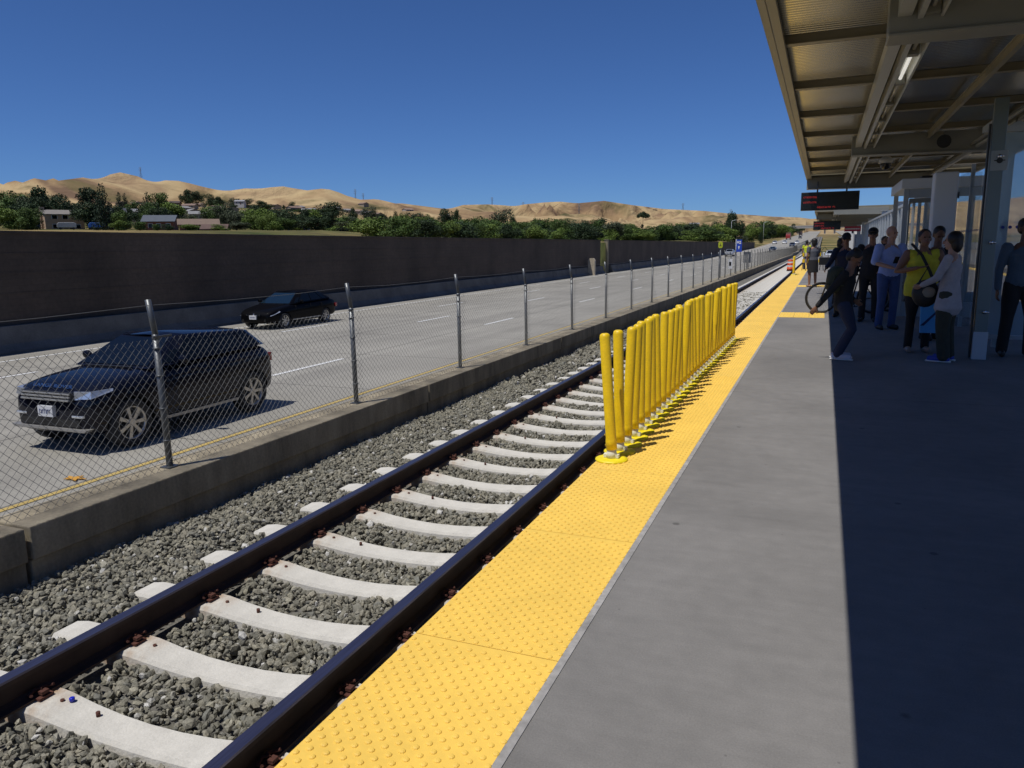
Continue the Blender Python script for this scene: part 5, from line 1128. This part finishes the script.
    # trousers
    if out.get('trousers'):
        tn,tc_=out['trousers']; tw=out.get('tw',1.0); cut=out.get('tcut',1.0)
        m=MB(); cap_tube(m,[J['pelvis']+Vector((0,0,.05)),J['pelvis'],J['hiL'].lerp(J['hiR'],.5)+Vector((0,0,-.03))],[(.150*bw,.112*bw),(.168*bw,.122*bw),(.165*bw,.115*bw)],16,lat=(1,0,0))
        for c_ in 'LR':
            hi,kn,an=J['hi'+c_],J['kn'+c_],J['an'+c_]
            if cut>=1: cap_tube(m,[hi,hi.lerp(kn,.5),kn,kn.lerp(an,.5),an+Vector((0,.005,-.02))],[.097*bw,.083*bw*tw,.067*tw,.063*tw,.060*tw],14)
            else: cap_tube(m,[hi,hi.lerp(kn,.5),kn.lerp(hi,.0),kn.lerp(an,.25)],[.10*bw,.092*bw*tw,.085*tw,.085*tw],14)
        remesh_obj(m,'trousers',mat('cloth_'+tn,tc_,.85,var=.15,vscale=12,bump=.7,bscale=8),e,.011,3)
    if out.get('skirt'):
        tn,tc_,zb=out['skirt']; pv=J['pelvis']
        m=MB(); pts=[pv+Vector((0,0,.10)),pv,pv+Vector((0,0,-.15)),Vector((pv.x,pv.y,zb))]
        m.tube(pts,[(.14,.10),(.175*bw,.13*bw),(.185*bw,.14*bw),(.19*bw,.15*bw)],20,lat=(1,0,0)); remesh_obj(m,'skirt',mat('cloth_'+tn,tc_,.85,var=.15,vscale=10,bump=.7,bscale=8),e,.012,2)
    # top
    tn,tc_=out['top']; sl_=out.get('sleeve',1.0); lng=out.get('hem',.0); fl=out.get('flare',1.0)
    dn=(J['pelvis']-J['waist']).normalized()
    m=MB(); cap_tube(m,[J['pelvis']+dn*(.03+lng),J['pelvis'],J['waist'],J['chest'],J['neck']-up*.055],[(.172*bw*fl,.128*bw*fl),(.172*bw,.128*bw),(.152*bw,.115*bw),(.165*bw,.122*bw),(.112,.078)],18,lat=(1,0,0))
    for c_ in 'LR':
        sh,el,wr=J['sh'+c_],J['el'+c_],J['wr'+c_]
        if sl_>=1: cap_tube(m,[sh,sh.lerp(el,.5),el,el.lerp(wr,.5),wr-(wr-el)*.03],[.060*bw,.056*bw,.049,.044,.037],12)
        elif sl_>0: cap_tube(m,[sh,sh.lerp(el,sl_)],[.070*bw,.064*bw],12)
        else: cap_tube(m,[sh.lerp(J['chest'],.25),sh-(sh-J['chest'])*.05],[.062*bw,.055*bw],12)
    remesh_obj(m,'top',mat('cloth_'+tn,tc_,.85,var=.12,vscale=9,bump=.9,bscale=7),e,.011,3)
    sn,sc_=out.get('shoes',('black_leather',(.015,.013,.012)))
    for c_ in 'LR':
        an,toe=J['an'+c_],J['toe'+c_]; f=(toe-an); f.z=0; f=f.normalized()
        m=MB(); b0=Vector((an.x,an.y,0))-f*.055; 
        cap_tube(m,[b0+Vector((0,0,.045+an.z-.085)),Vector((an.x,an.y,an.z-.04))+f*.04,Vector((toe.x,toe.y,toe.z+.005))],[(.040,.045),(.044,.042),(.042,.028)],12)
        remesh_obj(m,'shoe',mat('shoe_'+sn,sc_,.5),e,.009,2)
        if out.get('sole'):
            m=MB(); lt=Vector((-f.y,f.x,0)); base=min(an.z-.085,toe.z-.035)
            a0=Vector((an.x,an.y,base))-f*.095; a1=Vector((toe.x,toe.y,base))+f*.035
            m.tube([a0+Vector((0,0,.013)),(a0+a1)/2+Vector((0,0,.013)),a1+Vector((0,0,.013))],[(.038,.013),(.046,.013),(.036,.013)],12,lat=lt); m.build('sole',white_paint,e)
    return e,J,k
navyc=('navy_cloth',(.012,.016,.038)); blackc=('black_cloth',(.012,.012,.013)); jean=('dark_denim',(.022,.030,.065))
# woman in black skirt, back three quarter
e,J,k=person((-.33,29.0,0),R(205),1.70,'person in grey top and black skirt standing in the sun down the platform',
  dict(elR=(-.22,-.06,1.10),wrR=(-.12,-.24,1.02),elL=(.24,.04,1.10),wrL=(.22,-.02,.88)),
  dict(top=('slate_grey',(.085,.09,.11)),skirt=('black_skirt',(.012,.012,.013),.52),hair=(.012,.009,.008),hairstyle='bob',sleeve=.5,shoes=('tan_sandal',(.35,.22,.15))))
m=MB(); m.box(-.16,.16,-.06,.06,0,.26); m.tube([(-.13,0,.26),(-.1,0,.5),(-.02,-.03,.62),(.1,0,.5),(.13,0,.26)],.01,6)
o=m.build('shoulder_bag',mat('bag_black',(.012,.012,.012),.5),bevel=.03,loc=(.03,28.86,.78)); o.rotation_euler=(0,0,R(20)); tag(o,'black handbag hanging at the side of the woman in the black skirt','bag')
# bent person reaching down to the wheel side
e,J,k=person((.30,10.85,0),R(80),1.60,'person crouching in black top and jeans with one arm stretched down to the side',
  dict(pelvis=(0,.03,.82),waist=(0,.03,.95),chest=(0,.0,1.13),neck=(0,-.03,1.28),head=(0,-.08,1.42),look=(0,-.7,-.75),
   hiL=(.09,.02,.79),hiR=(-.09,.02,.79),knL=(.10,-.09,.44),knR=(-.10,-.12,.44),anL=(.10,.09,.085),anR=(-.10,.05,.085),toeL=(.12,-.08,.035),toeR=(-.12,-.12,.035),
   shL=(.17,-.01,1.22),elL=(.22,.10,.98),wrL=(.16,-.08,.84),shR=(-.17,.0,1.22),elR=(-.21,.17,.98),wrR=(-.19,.34,.76)),
  dict(top=blackc,trousers=jean,hair=(.008,.007,.007),hairstyle='short',sleeve=1,shoes=('white_canvas',(.55,.55,.62)),sole=True,tw=.98,hem=.03))
m=MB(); m.tube([(0,0,0),(0,0,.05),(.0,.0,.28),(0,0,.34)],[(.06,.10),(.12,.16),(.12,.16),(.06,.1)],14,lat=(1,0,0)); m.tube([(-.05,-.1,.3),(-.02,-.17,.2),(-.05,-.12,.05)],.012,6); m.box(-.1,.1,-.165,-.14,.10,.12)
o=m.build('backpack',mat('pack_olive_black',(.04,.045,.022),.8),bevel=0,loc=(.15,10.86,.88)); o.rotation_euler=(0,R(6),0); tag(o,'dark olive backpack on the back of the crouching person','backpack')
# man in cap with navy jacket behind the bicycle
person((.42,17.2,0),R(-12),1.72,'person in a navy jacket and dark cap holding the bicycle with the sunlit wheel',
  dict(elL=(.27,-.06,1.13),wrL=(.20,-.26,1.0),elR=(-.27,-.08,1.13),wrR=(-.30,-.30,1.02),look=(0.1,-1,-.35)),
  dict(top=navyc,trousers=blackc,hair=(.01,.01,.01),cap=True,sleeve=1,build=1.1,hem=.05))
person((.86,16.3,0),R(-8),1.80,'person all in black in a cap and sunglasses left of the bald man',
  dict(elL=(.28,-.0,1.12),wrL=(.2,-.18,.98)),dict(top=blackc,trousers=blackc,hair=(.01,.01,.01),cap=True,glasses=True,sleeve=1,build=1.08,hem=.06))
person((.40,20.6,0),R(40),1.64,'dark haired person half hidden behind the man in the navy jacket',
  dict(elR=(-.32,-.10,1.30),wrR=(-.14,-.16,1.52)),dict(top=blackc,trousers=blackc,hair=(.008,.007,.007),hairstyle='bob',sleeve=1))
person((1.32,20.0,0),R(15),1.66,'dark haired person just behind the shoulder of the bald man in pale blue',
  dict(),dict(top=navyc,trousers=blackc,hair=(.008,.007,.007),hairstyle='short',sleeve=1))
person((1.08,14.9,0),R(22),1.80,'bald person in a pale blue shirt and blue jeans',
  dict(elL=(.26,-.05,1.12),wrL=(.06,-.27,1.09),elR=(-.27,-.04,1.12),wrR=(-.08,-.28,1.04),look=(.35,-1,-.1)),
  dict(top=('pale_blue_shirt',(.33,.42,.72)),trousers=('blue_jeans',(.05,.09,.23)),hair=None,sleeve=.97,skin='light',build=1.04))
m=MB(); m.box(-.04,.04,-.006,.006,-.07,.07); o=m.build('mobile_phone',black,bevel=.006,loc=(1.16,14.62,1.22)); o.rotation_euler=(R(35),0,R(20)); tag(o,'dark phone held by the bald man in pale blue','phone')
# woman in yellow
e,J,k=person((1.27,11.85,0),R(8),1.70,'person in a sleeveless yellow top and black trousers with one hand raised to the chest',
  dict(head=(0,-.015,1.585),elR=(-.33,-.02,1.13),wrR=(-.12,-.22,1.19),elL=(.31,.02,1.13),wrL=(.30,-.12,.90),handR=(1,-.1,.15),look=(.05,-1,.05)),
  dict(top=('bright_yellow',(.62,.56,.04)),trousers=blackc,hair=(.012,.009,.008),hairstyle='bun',sleeve=0,build=1.28,hem=.10,shoes=('tan_flat',(.28,.2,.16)),tw=.92))
m=MB(); m.tube([(-.17,0,.62),(-.05,-.17,.46),(.06,-.19,.24),(.19,-.14,-.08)],[(.022,.006)]*4,8,lat=(1,0,0)); st=m
m.box(.10,.42,-.20,-.08,-.32,-.02); o=m.build('crossbody_bag',mat('bag_dark',(.02,.02,.018),.6),bevel=.01,loc=(1.28,11.80,.88)); tag(o,'dark crossbody bag on a strap across the yellow top','bag')
m=MB(); m.add([(-.13,-.04,0),(.13,-.04,0),(.13,.04,0),(-.13,.04,0),(-.14,-.06,.42),(.14,-.06,.42),(.14,.06,.42),(-.14,.06,.42)],[(0,3,2,1),(0,1,5,4),(1,2,6,5),(2,3,7,6),(3,0,4,7),(4,5,6,7)],0)
m.add([(-.135,-.056,.10),(.10,-.058,.36),(.13,-.058,.36),(-.09,-.052,.10)],[(0,1,2,3)],1); m.tube([(-.09,0,.42),(-.07,0,.60),(.07,0,.60),(.09,0,.42)],.008,6,mi=2)
o=m.build('tote_bag',[mat('tote_blue',(.08,.36,.70),.6),mat('tote_navy',(.01,.03,.12),.6),boll_m],loc=(1.40,11.62,.30)); tag(o,'bright blue tote bag hanging low between the woman in yellow and the one in grey','bag')
# person behind (dark hair) near kiosk
person((1.62,13.4,0),R(35),1.74,'person with short black hair behind the right shoulder of the woman in yellow',
  dict(look=(-.5,-1,-.6)),dict(top=('charcoal',(.04,.04,.05)),trousers=blackc,hair=(.008,.007,.007),sleeve=1,skin='dark'))
# woman in grey cardigan
e,J,k=person((1.50,11.0,0),R(-112),1.64,'black haired person in a long grey cardigan and blue shoes',
  dict(elL=(.24,-.10,1.12),wrL=(.14,-.30,1.02),elR=(-.25,.02,1.10),wrR=(-.22,-.20,1.0),look=(.2,-1,-.05)),
  dict(top=('grey_cardigan',(.40,.38,.40)),trousers=('olive_trousers',(.04,.042,.028)),tcut=1,tw=1.3,hair=(.012,.009,.008),hairstyle='bob',sleeve=1,hem=.20,flare=1.3,build=1.0,shoes=('royal_blue',(.03,.06,.38)),sole=True,skin='light'))
m=MB(); m.ell((0,0,0),(.16,.10,.18),14,10); m.ell((.03,-.09,.02),(.08,.03,.07),10,6,mi=1); m.tube([(-.08,0,.15),(0,0,.32),(.08,0,.15)],.01,6)
o=m.build('handbag',[mat('bag_dark',(.02,.02,.018),.6),mat('bag_beige',(.28,.24,.18),.7)],loc=(1.25,11.15,.86)); tag(o,'dark round bag with a beige patch held in front of the woman in grey','bag')
# man at right
e,J,k=person((2.42,11.75,0),R(6),1.80,'person in dark slate shirt and black trousers right of the glass screen post',
  dict(elR=(-.25,.02,1.10),wrR=(-.27,-.05,.85),elL=(.25,.02,1.1),wrL=(.27,-.05,.85),look=(.25,-1,-.05),knL=(.14,-.01,.5),anL=(.16,.02,.085),toeL=(.20,-.14,.035),knR=(-.12,-.01,.5),anR=(-.14,.02,.085),toeR=(-.17,-.14,.035)),
  dict(top=('slate_shirt',(.075,.11,.15)),trousers=blackc,hair=(.01,.008,.008),sleeve=1,skin='dark',build=1.08,tw=1.1))
# workers by the barricade
person((-.95,49,0),R(160),1.72,'distant person in a yellow safety vest at the far platform end',dict(),dict(top=('vest_yellow',(.55,.62,.02)),trousers=navyc,hair=(.02,.015,.01),sleeve=.4))
# ---------------------------------------------------------------- trees
LEAF={'broad':(.050,.085,.018),'dark':(.022,.040,.015),'light':(.095,.14,.026),'pine':(.028,.044,.018),'conifer':(.012,.026,.012),'olive':(.050,.062,.034),'cypress':(.012,.026,.010),'umbrella':(.022,.036,.014),'red':(.11,.035,.018)}
def leafmat(k):
    nm='leaf_'+k
    if nm in MATS: return MATS[nm]
    c=LEAF[k]; m=bpy.data.materials.new(nm); m.use_nodes=True; n=m.node_tree.nodes; l=m.node_tree.links; b=n['Principled BSDF']; b.inputs['Roughness'].default_value=.65; b.inputs['Specular IOR Level'].default_value=.25
    at=n.new('ShaderNodeAttribute'); at.attribute_name='tint'; cr=n.new('ShaderNodeValToRGB')
    cr.color_ramp.elements[0].color=(*[x*.6 for x in c],1); cr.color_ramp.elements[1].color=(*[min(1,x*1.7) for x in c],1); l.new(at.outputs['Fac'],cr.inputs[0]); l.new(cr.outputs[0],b.inputs['Base Color'])
    MATS[nm]=m; return m
bark=mat('bark',(.09,.065,.045),.95,var=.3,vscale=6,bump=.5,bscale=20)
def tree_mesh(kind,seed):
    """unit-ish: height 1, crown radius .5 (scaled later)"""
    rs=np.random.RandomState(seed); C=[];Sx=[]
    if kind in('broad','dark','light','olive','red'):
        nl=rs.randint(13,18)
        for i in range(nl):
            a=rs.uniform(0,6.28); r=rs.uniform(0.05,.36)*(1 if i else 0); z=rs.uniform(.16,.84) if i else .6
            q=1-abs(z-.55)*1.1; C.append((r*q*math.cos(a),r*q*math.sin(a),z)); Sx.append(rs.uniform(.13,.21))
        nleaf=4600; sz=.028
    elif kind in('conifer','cypress'):
        for i in range(16):
            z=.08+.88*i/15; r=(.40*(1-z)**.8+.05) if kind=='conifer' else .42*math.sin(min(1,z*1.15+.1)*math.pi)**.5+.04
            for j in range(3 if kind=='conifer' else 2):
                a=rs.uniform(0,6.28); C.append((r*.5*math.cos(a),r*.5*math.sin(a),z)); Sx.append(r*.65)
        nleaf=3000; sz=.028
    elif kind=='pine':
        for i in range(12):
            a=rs.uniform(0,6.28); z=rs.uniform(.25,.95); r=.38*(1.1-z)*rs.uniform(.3,1); C.append((r*math.cos(a),r*math.sin(a),z)); Sx.append(rs.uniform(.09,.16))
        nleaf=2600; sz=.03
    else:
        for i in range(16):
            a=i*2.4; r=.40*math.sqrt(i/16); C.append((r*math.cos(a),r*math.sin(a),.90-.25*r)); Sx.append(rs.uniform(.11,.17))
        for i in range(3): C.append((rs.uniform(-.1,.1),rs.uniform(-.1,.1),.1+.2*i)); Sx.append(.13)
        nleaf=2200; sz=.03
    C=np.array(C);Sx=np.array(Sx); pr=Sx**2; pr/=pr.sum(); ci=rs.choice(len(C),nleaf,p=pr)
    d=rs.normal(size=(nleaf,3)); d/=np.linalg.norm(d,axis=1)[:,None]; rad=rs.uniform(.35,1.08,nleaf)**.6
    zs=1.0 if kind in('broad','dark','light','olive','red') else (.8 if kind!='cypress' else .35)
    P=C[ci]+d*(Sx[ci]*rad)[:,None]*np.array([1,1,zs if kind!='umbrella' else .4])
    P[:,2]=P[:,2]/np.percentile(P[:,2],99.6); wx=np.percentile(np.hypot(P[:,0],P[:,1]),97); P[:,:2]*=.5/wx
    u=rs.normal(size=(nleaf,3)); u/=np.linalg.norm(u,axis=1)[:,None]; v=np.cross(u,d+.4*rs.normal(size=(nleaf,3))); v/=np.linalg.norm(v,axis=1)[:,None]+1e-9
    s=sz*rs.uniform(.5,1.3,nleaf)[:,None]
    V=np.stack([P-u*s,P-v*s*.6,P+u*s,P+v*s*.6],1).reshape(-1,3); Fq=np.arange(nleaf*4).reshape(-1,4)
    me=npmesh('crown_'+kind,V,Fq,leafmat(kind),False,4)
    at=me.attributes.new('tint','FLOAT','FACE'); tint=np.clip(rs.uniform(0,1,len(C))[ci]*.5+rs.uniform(0,.5,nleaf),0,1); at.data.foreach_set('value',tint.astype(np.float32))
    t=MB(); hgt=.55 if kind in('broad','dark','light','olive','red') else .9
    t.tube([(0,0,-.04),(.01,0,.2),(0,.01,hgt*.7),(0,0,hgt)],[.035,.026,.016,.006],7)
    for i in range(5):
        a=rs.uniform(0,6.28); z=rs.uniform(.2,.5); t.tube([(0,0,z),(.1*math.cos(a),.1*math.sin(a),z+.1),(.24*math.cos(a),.24*math.sin(a),z+.2)],[.014,.009,.003],5)
    return me,t.mesh('trunk',bark)
KIND_LAB={'broad':'mid green bushy tree in the belt beyond the sound wall','dark':'dark green dense tree in the belt beyond the sound wall','light':'bright yellowish green tree beyond the sound wall','olive':'dull grey green tree on the slope beyond the sound wall','conifer':'pointed dark conifer beyond the sound wall','cypress':'narrow dark columnar cypress beyond the sound wall'}
SPECIAL={6:'tall loose pine left of the tallest pointed conifer',7:'tallest dark pointed conifer just right of the beige two storey house',57:'',}
protos={}
ZN=[(-53,'at the far left by the beige house'),(-48,'around the tall pointed conifer'),(-43,'behind the brown ranch house'),(-37.5,'around the willow like trees'),(-32,'by the narrow cypresses'),(-28,'left of the reddish tree'),(-22.5,'in the big green clump above the wall'),(-15,'around the white shed'),(-8,'left of the umbrella shaped tree'),(-3,'above the farther sound wall'),(99,'by the far end of the freeway')]
def zone(x,y):
    a=math.degrees(math.atan2(x,y))
    return next(z for q,z in ZN if a<q)
KS={'broad':'mid green bushy tree','dark':'dark green dense tree','light':'bright yellowish green tree','olive':'dull grey green tree','conifer':'pointed dark conifer','cypress':'narrow dark columnar cypress'}
def tree(x,y,ztop,w,kind,lab=None,grp=None,zb=None,i=0):
    key=(kind,i%3)
    if key not in protos: protos[key]=tree_mesh(kind,hash(kind)%0+0 if False else (sum(map(ord,kind))*7+i%3*13))
    z0=float(terrain(x,y)) if zb is None else zb
    hgt=max(1.6,ztop-z0)
    if lab is None:
        zz=zone(x,y); lab=KS[kind]+' beyond the wall '+zz; grp='trees '+kind+' '+zz
    e=empty('tree',(x,y,z0-.05*hgt),(i*1.7)%6.28,lab,'tree',grp)
    cr=link('crown',protos[key][0],e); tr=link('trunk',protos[key][1],e)
    wf=1.12 if kind not in('conifer','cypress','pine') else 1.1
    for o in(cr,tr): o.scale=(w*wf,w*wf,hgt*1.05)
    return e
for i,(x,y,z,w,k_) in enumerate(TREES):
    if k_=='pine': tree(x,y,z,w*1.3,k_,'loose open pine tree just left of the tallest pointed conifer',i=i)
    elif k_=='umbrella': tree(x,y,z,w,k_,'lone umbrella shaped tree with a bare trunk rising against the golden hills',i=i)
    elif k_=='red': tree(x,y,z,w*1.1,k_,'reddish brown leaved small tree among the green ones beyond the sound wall',i=i)
    elif i==7: tree(x,y,z,w*1.5,k_,'tallest dark pointed conifer just right of the beige two storey house',i=i)
    else: tree(x,y,z,w*(1.25 if w<9 else 1.1),k_,i=i)
HAZ=[(math.atan2(h[0],h[1]),math.hypot(h[0],h[1]),h[3]) for h in HOUSES]
def blocks(x,y,w):
    a=math.atan2(x,y); D=math.hypot(x,y)
    return any(D<hd+6 and abs(a-ha)*D<(hw_+w)*.42 for ha,hd,hw_ in (HAZ[0],HAZ[3],HAZ[4]))
for i,(x,y,z,w,k_) in enumerate(EXTRA):
    if blocks(x,y,w): continue
    tree(x,y,z,w*1.1,k_,None,'more',i=i+1)
for i in range(20):
    y=43+i*2.15+rb.uniform(-.6,.6); x=-25.6-rb.uniform(0,3.5); z0=float(terrain(x,y)); hh=rb.uniform(.7,1.5)
    k_=['broad','light','dark','broad'][i%4]; tree(x,y,z0+hh,hh*rb.uniform(1.6,2.3),k_,'low '+{'broad':'mid green','light':'bright green','dark':'dark green'}[k_]+' bush growing right behind the top of the sound wall','bushes right behind the wall '+k_,i=i)
# filler shrubs and small trees along the top of the wall and between houses
rs=random.Random(11)
for i in range(44):
    az=R(rs.uniform(-56,-8)); D=rs.uniform(150,420)
    x=D*math.sin(az); y=D*math.cos(az)
    if x>-34: continue
    if blocks(x,y,3): continue
    z0=float(terrain(x,y)); hh=rs.uniform(1.8,4.2)*(1 if az<R(-38) else 1.3)
    k_=rs.choice(['broad','dark','light','olive','broad'])
    tree(x,y,z0+hh,hh*rs.uniform(1.1,1.6),k_,{'broad':'small mid green shrub among the houses and trees beyond the wall','dark':'small dark shrub among the houses and trees beyond the wall','light':'small bright green shrub among the houses and trees beyond the wall','olive':'small grey green shrub among the houses and trees beyond the wall'}[k_],'shrubs beyond the sound wall '+k_,i=i)
for i in range(20):
    az=R(rs.uniform(-50,-12)); D=rs.uniform(480,850)
    x=D*math.sin(az); y=D*math.cos(az)
    if x>-40: continue
    z0=float(terrain(x,y)); hh=rs.uniform(3,7)
    tree(x,y,z0+hh,hh*rs.uniform(.9,1.4),'dark','distant dark tree dotted over the lower hillside','trees dotted on the hillside',i=i)
# right side belt seen through the glass
for i in range(14):
    x=rs.uniform(55,150); y=rs.uniform(60,420)
    z0=float(terrain(x,y)); hh=rs.uniform(5,10)
    k_=rs.choice(['broad','dark']); tree(x,y,z0+hh,hh*rs.uniform(.7,1.1),k_,{'broad':'mid green tree beyond the opposite carriageway, seen through the glass','dark':'dark green tree beyond the opposite carriageway, seen through the glass'}[k_],'trees beyond the opposite carriageway '+k_,i=i)
# ---------------------------------------------------------------- houses
def house(x,y,w,d,hw,hr,rz,wall,roof,lab,z=None,chim=False,two=False,name='house',gable=True):
    z0=(float(terrain(x,y)) if z is None else z)
    e=empty(name,(x,y,z0),rz,lab,'house')
    m=MB(); m.box(-w/2,w/2,-d/2,d/2,-3,hw); 
    m.prism([(-d/2,hw),(d/2,hw),(0,hw+hr*.98)],'x',-w/2+.02,w/2-.02); m.build('wall',wall,e)
    m=MB(); ov=.5
    m.prism([(-d/2-ov,hw-ov*hr/(d/2)+.02),(0,hw+hr),(d/2+ov,hw-ov*hr/(d/2)+.02),(d/2+ov,hw-ov*hr/(d/2)+.2),(0,hw+hr+.22),(-d/2-ov,hw-ov*hr/(d/2)+.2)],'x',-w/2-ov,w/2+ov); r_=m.build('roof',roof,e)
    if chim:
        m=MB(); m.box(-w/2-.5,-w/2+.7,-.6,.6,-1,hw+hr+1.0); m.build('chimney',wall,e)
    lv=[1.0]+([3.8] if two else [])
    for s in lv:
        for q in (-.32,-.05,.26):
            m=MB(); m.box(w*q,w*q+w*.13,-d/2-.06,-d/2-.01,s,s+1.15); wi=m.build('window',glass_car,e)
            m=MB(); m.box(w*q-.1,w*q,-d/2-.09,-d/2-.012,s-.1,s+1.25); m.box(w*q+w*.13,w*q+w*.13+.1,-d/2-.09,-d/2-.012,s-.1,s+1.25); m.box(w*q,w*q+w*.13,-d/2-.09,-d/2-.012,s+1.15,s+1.25); m.build('frame',white_paint,wi)
    m=MB(); m.box(w*.10,w*.10+1.0,-d/2-.05,-d/2-.01,0,2.1); m.build('door',mat('door_brown',(.1,.05,.03),.6),e)
    return e
def fm(n_,c_): return mat(n_,c_,.85,var=.12,vscale=.8,fine=.08,fscale=4)
spec=[('beige','two storey beige house with a tall chimney at its left end',(.42,.29,.19),(.22,.20,.18),2,5.2,1.3,True),
('dark','house with a dark roof between the tall conifer and the blue grey roofed one',(.15,.12,.10),(.045,.05,.065),0,2.9,1.5,False),
('brown wing','low brown house to the left of the beige two storey one',(.14,.09,.06),(.10,.085,.075),0,3.2,1.2,False),
('bluegrey','single storey house with a wide blue grey roof',(.18,.07,.05),(.09,.105,.13),0,2.8,1.7,False),
('brownranch','long low ranch house with a brown roof and reddish walls',(.22,.085,.05),(.19,.135,.10),0,2.8,1.5,False),
('brown small','small dark brown house at the right end of the brown ranch house',(.10,.05,.035),(.12,.075,.06),0,2.7,1.2,False),
('grey low','small grey roofed house right of the orange dirt patch',(.24,.2,.16),(.2,.2,.2),0,2.6,1.2,False),
('grey hill','light grey roofed house up the slope behind the bright green trees',(.3,.27,.24),(.24,.24,.24),0,2.8,1.4,False),
('brown hill','small brown house high on the slope left of the twin dark trees',(.15,.08,.05),(.07,.05,.045),0,3,1.2,False),
('white hill','small white house high on the slope in front of the hills',(.45,.45,.45),(.3,.3,.32),0,3,1.2,False),
('pale roofs','pale grey roofed house up the slope behind the dark roofed one',(.3,.26,.22),(.26,.26,.27),0,3,1.3,False),
('ochre','ochre yellow house up the slope behind the willow like trees',(.40,.27,.08),(.22,.17,.12),0,3,1.2,False)]
for (x,y,zt,w),(nm,lab,wc,rc,two,hw,hr,ch) in zip(HOUSES[:12],spec):
    z0=zt-hw-hr-.2
    house(x,y,w,8,hw,hr,math.atan2(-x,y)*1.0+rs.uniform(-.25,.25)*1,fm('wall_'+nm,wc),fm('roof_'+nm,rc),lab,z=z0,chim=ch,two=two==2)
x,y,zt,w=HOUSES[12]
house(x,y,w,11,3.0,.7,R(16),fm('wall_metal',(.33,.35,.37)),mat('metal_roof_white',(.66,.67,.68),.4),'long white metal roofed shed just above the sound wall',z=zt-3.9,name='shed')
for i in range(46):
    az=R(rs.uniform(-50,-6)); D=rs.uniform(520,980); x=D*math.sin(az); y=D*math.cos(az)
    if x>-45: continue
    house(x,y,rs.uniform(8,13),8,2.6,1.4,rs.uniform(0,3),fm('wall_far%d'%(i%3),[(.30,.25,.19),(.24,.21,.18),(.36,.33,.29)][i%3]),fm('roof_far%d'%(i%3),[(.22,.15,.12),(.25,.24,.24),(.28,.2,.16)][i%3]),'tiny distant house at the foot of the golden hills')['group']='distant houses at the foot of the hills'
# boats / trailers beside beige house
hx,hy=HOUSES[0][0],HOUSES[0][1]
for dx,nm,c_,L,lab in ((9,'covered_boat',(.02,.12,.45),5,'blue tarpaulin covered boat parked right of the beige house'),(1,'parked_trailer',(.35,.36,.38),5,'pale grey trailer parked in front of the beige house'),(-8,'parked_van',(.5,.5,.5),4.5,'white van parked at the left front of the beige house')):
    d=Vector((hy,-hx,0)).normalized()*1.0; q=Vector((hx,hy,0))*.93+d*dx
    e=empty(nm,(q.x,q.y,float(terrain(q.x,q.y))),math.atan2(d.y,d.x),lab,'vehicle')
    m=MB(); m.prism([(-L/2,.6),(L/2,.6),(L/2,1.7),(L/2-.6,2.1),(-L/2+.5,2.1),(-L/2,1.5)],'y',-1,1); m.build('body',mat(nm+'_paint',c_,.6),e,bevel=.1)
    for sx in(-L/3,L/3):
        m=MB(); m.tube([(sx,-1.02,.35),(sx,1.02,.35)],.35,10); m.build('wheel',rubber,e)
# ---------------------------------------------------------------- pylons
def pylon_mesh(H_):
    m=MB()
    for sx in(-1,1):
        for sy in(-1,1): m.tube([(sx*3.4,sy*3.4,0),(sx*1.0,sy*1.0,H_*.62),(sx*.7,sy*.7,H_)],.22,4)
    n_=9
    for i in range(n_):
        z0=H_*i/n_; z1=H_*(i+1)/n_
        w0=np.interp(z0/H_,[0,.62,1],[3.4,1,.7]); w1=np.interp(z1/H_,[0,.62,1],[3.4,1,.7])
        for s in(-1,1):
            m.tube([(-w0,s*w0,z0),(w1,s*w1,z1)],.11,3); m.tube([(w0,s*w0,z0),(-w1,s*w1,z1)],.11,3)
            m.tube([(s*w0,-w0,z0),(s*w1,w1,z1)],.11,3); m.tube([(s*w0,w0,z0),(s*w1,-w1,z1)],.11,3)
    for z,w in ((.68,6.5),(.80,7.5),(.92,6.0)):
        for s in(-1,1): m.tube([(0,0,H_*z+.8),(s*w,0,H_*z)],.2,4); m.tube([(0,0,H_*z-.6),(s*w,0,H_*z)],.16,4); m.tube([(s*w,0,H_*z),(s*w,0,H_*z-2.2)],.12,4)
    return m.mesh('lattice_pylon',mat('pylon_steel',(.16,.17,.19),.6,metal=.3))
pm=pylon_mesh(50)
PL=['tallest looking power pylon on the flank of the leftmost twin hill','power pylon left of a close pair behind the tree belt','power pylon right of a close pair behind the tree belt','power pylon on the hill above the big green trees','power pylon in front of the central golden ridge','power pylon on the ridge right of the umbrella shaped tree','faint power pylon near the right end of the ridge','small power pylon left of the central ridge']
for (x,y,zt),lab in zip(PYL,PL):
    o=link('power_pylon',pm); D=math.hypot(x,y); z0=float(terrain(x,y)); hh=max(zt-z0,18); 
    o.location=(x,y,z0-1); o.scale=(.8,.8,(hh+1)/50); o.rotation_euler=(0,0,rs.uniform(-.3,.3)); tag(o,lab,'pylon')
print('objects',len(bpy.data.objects))
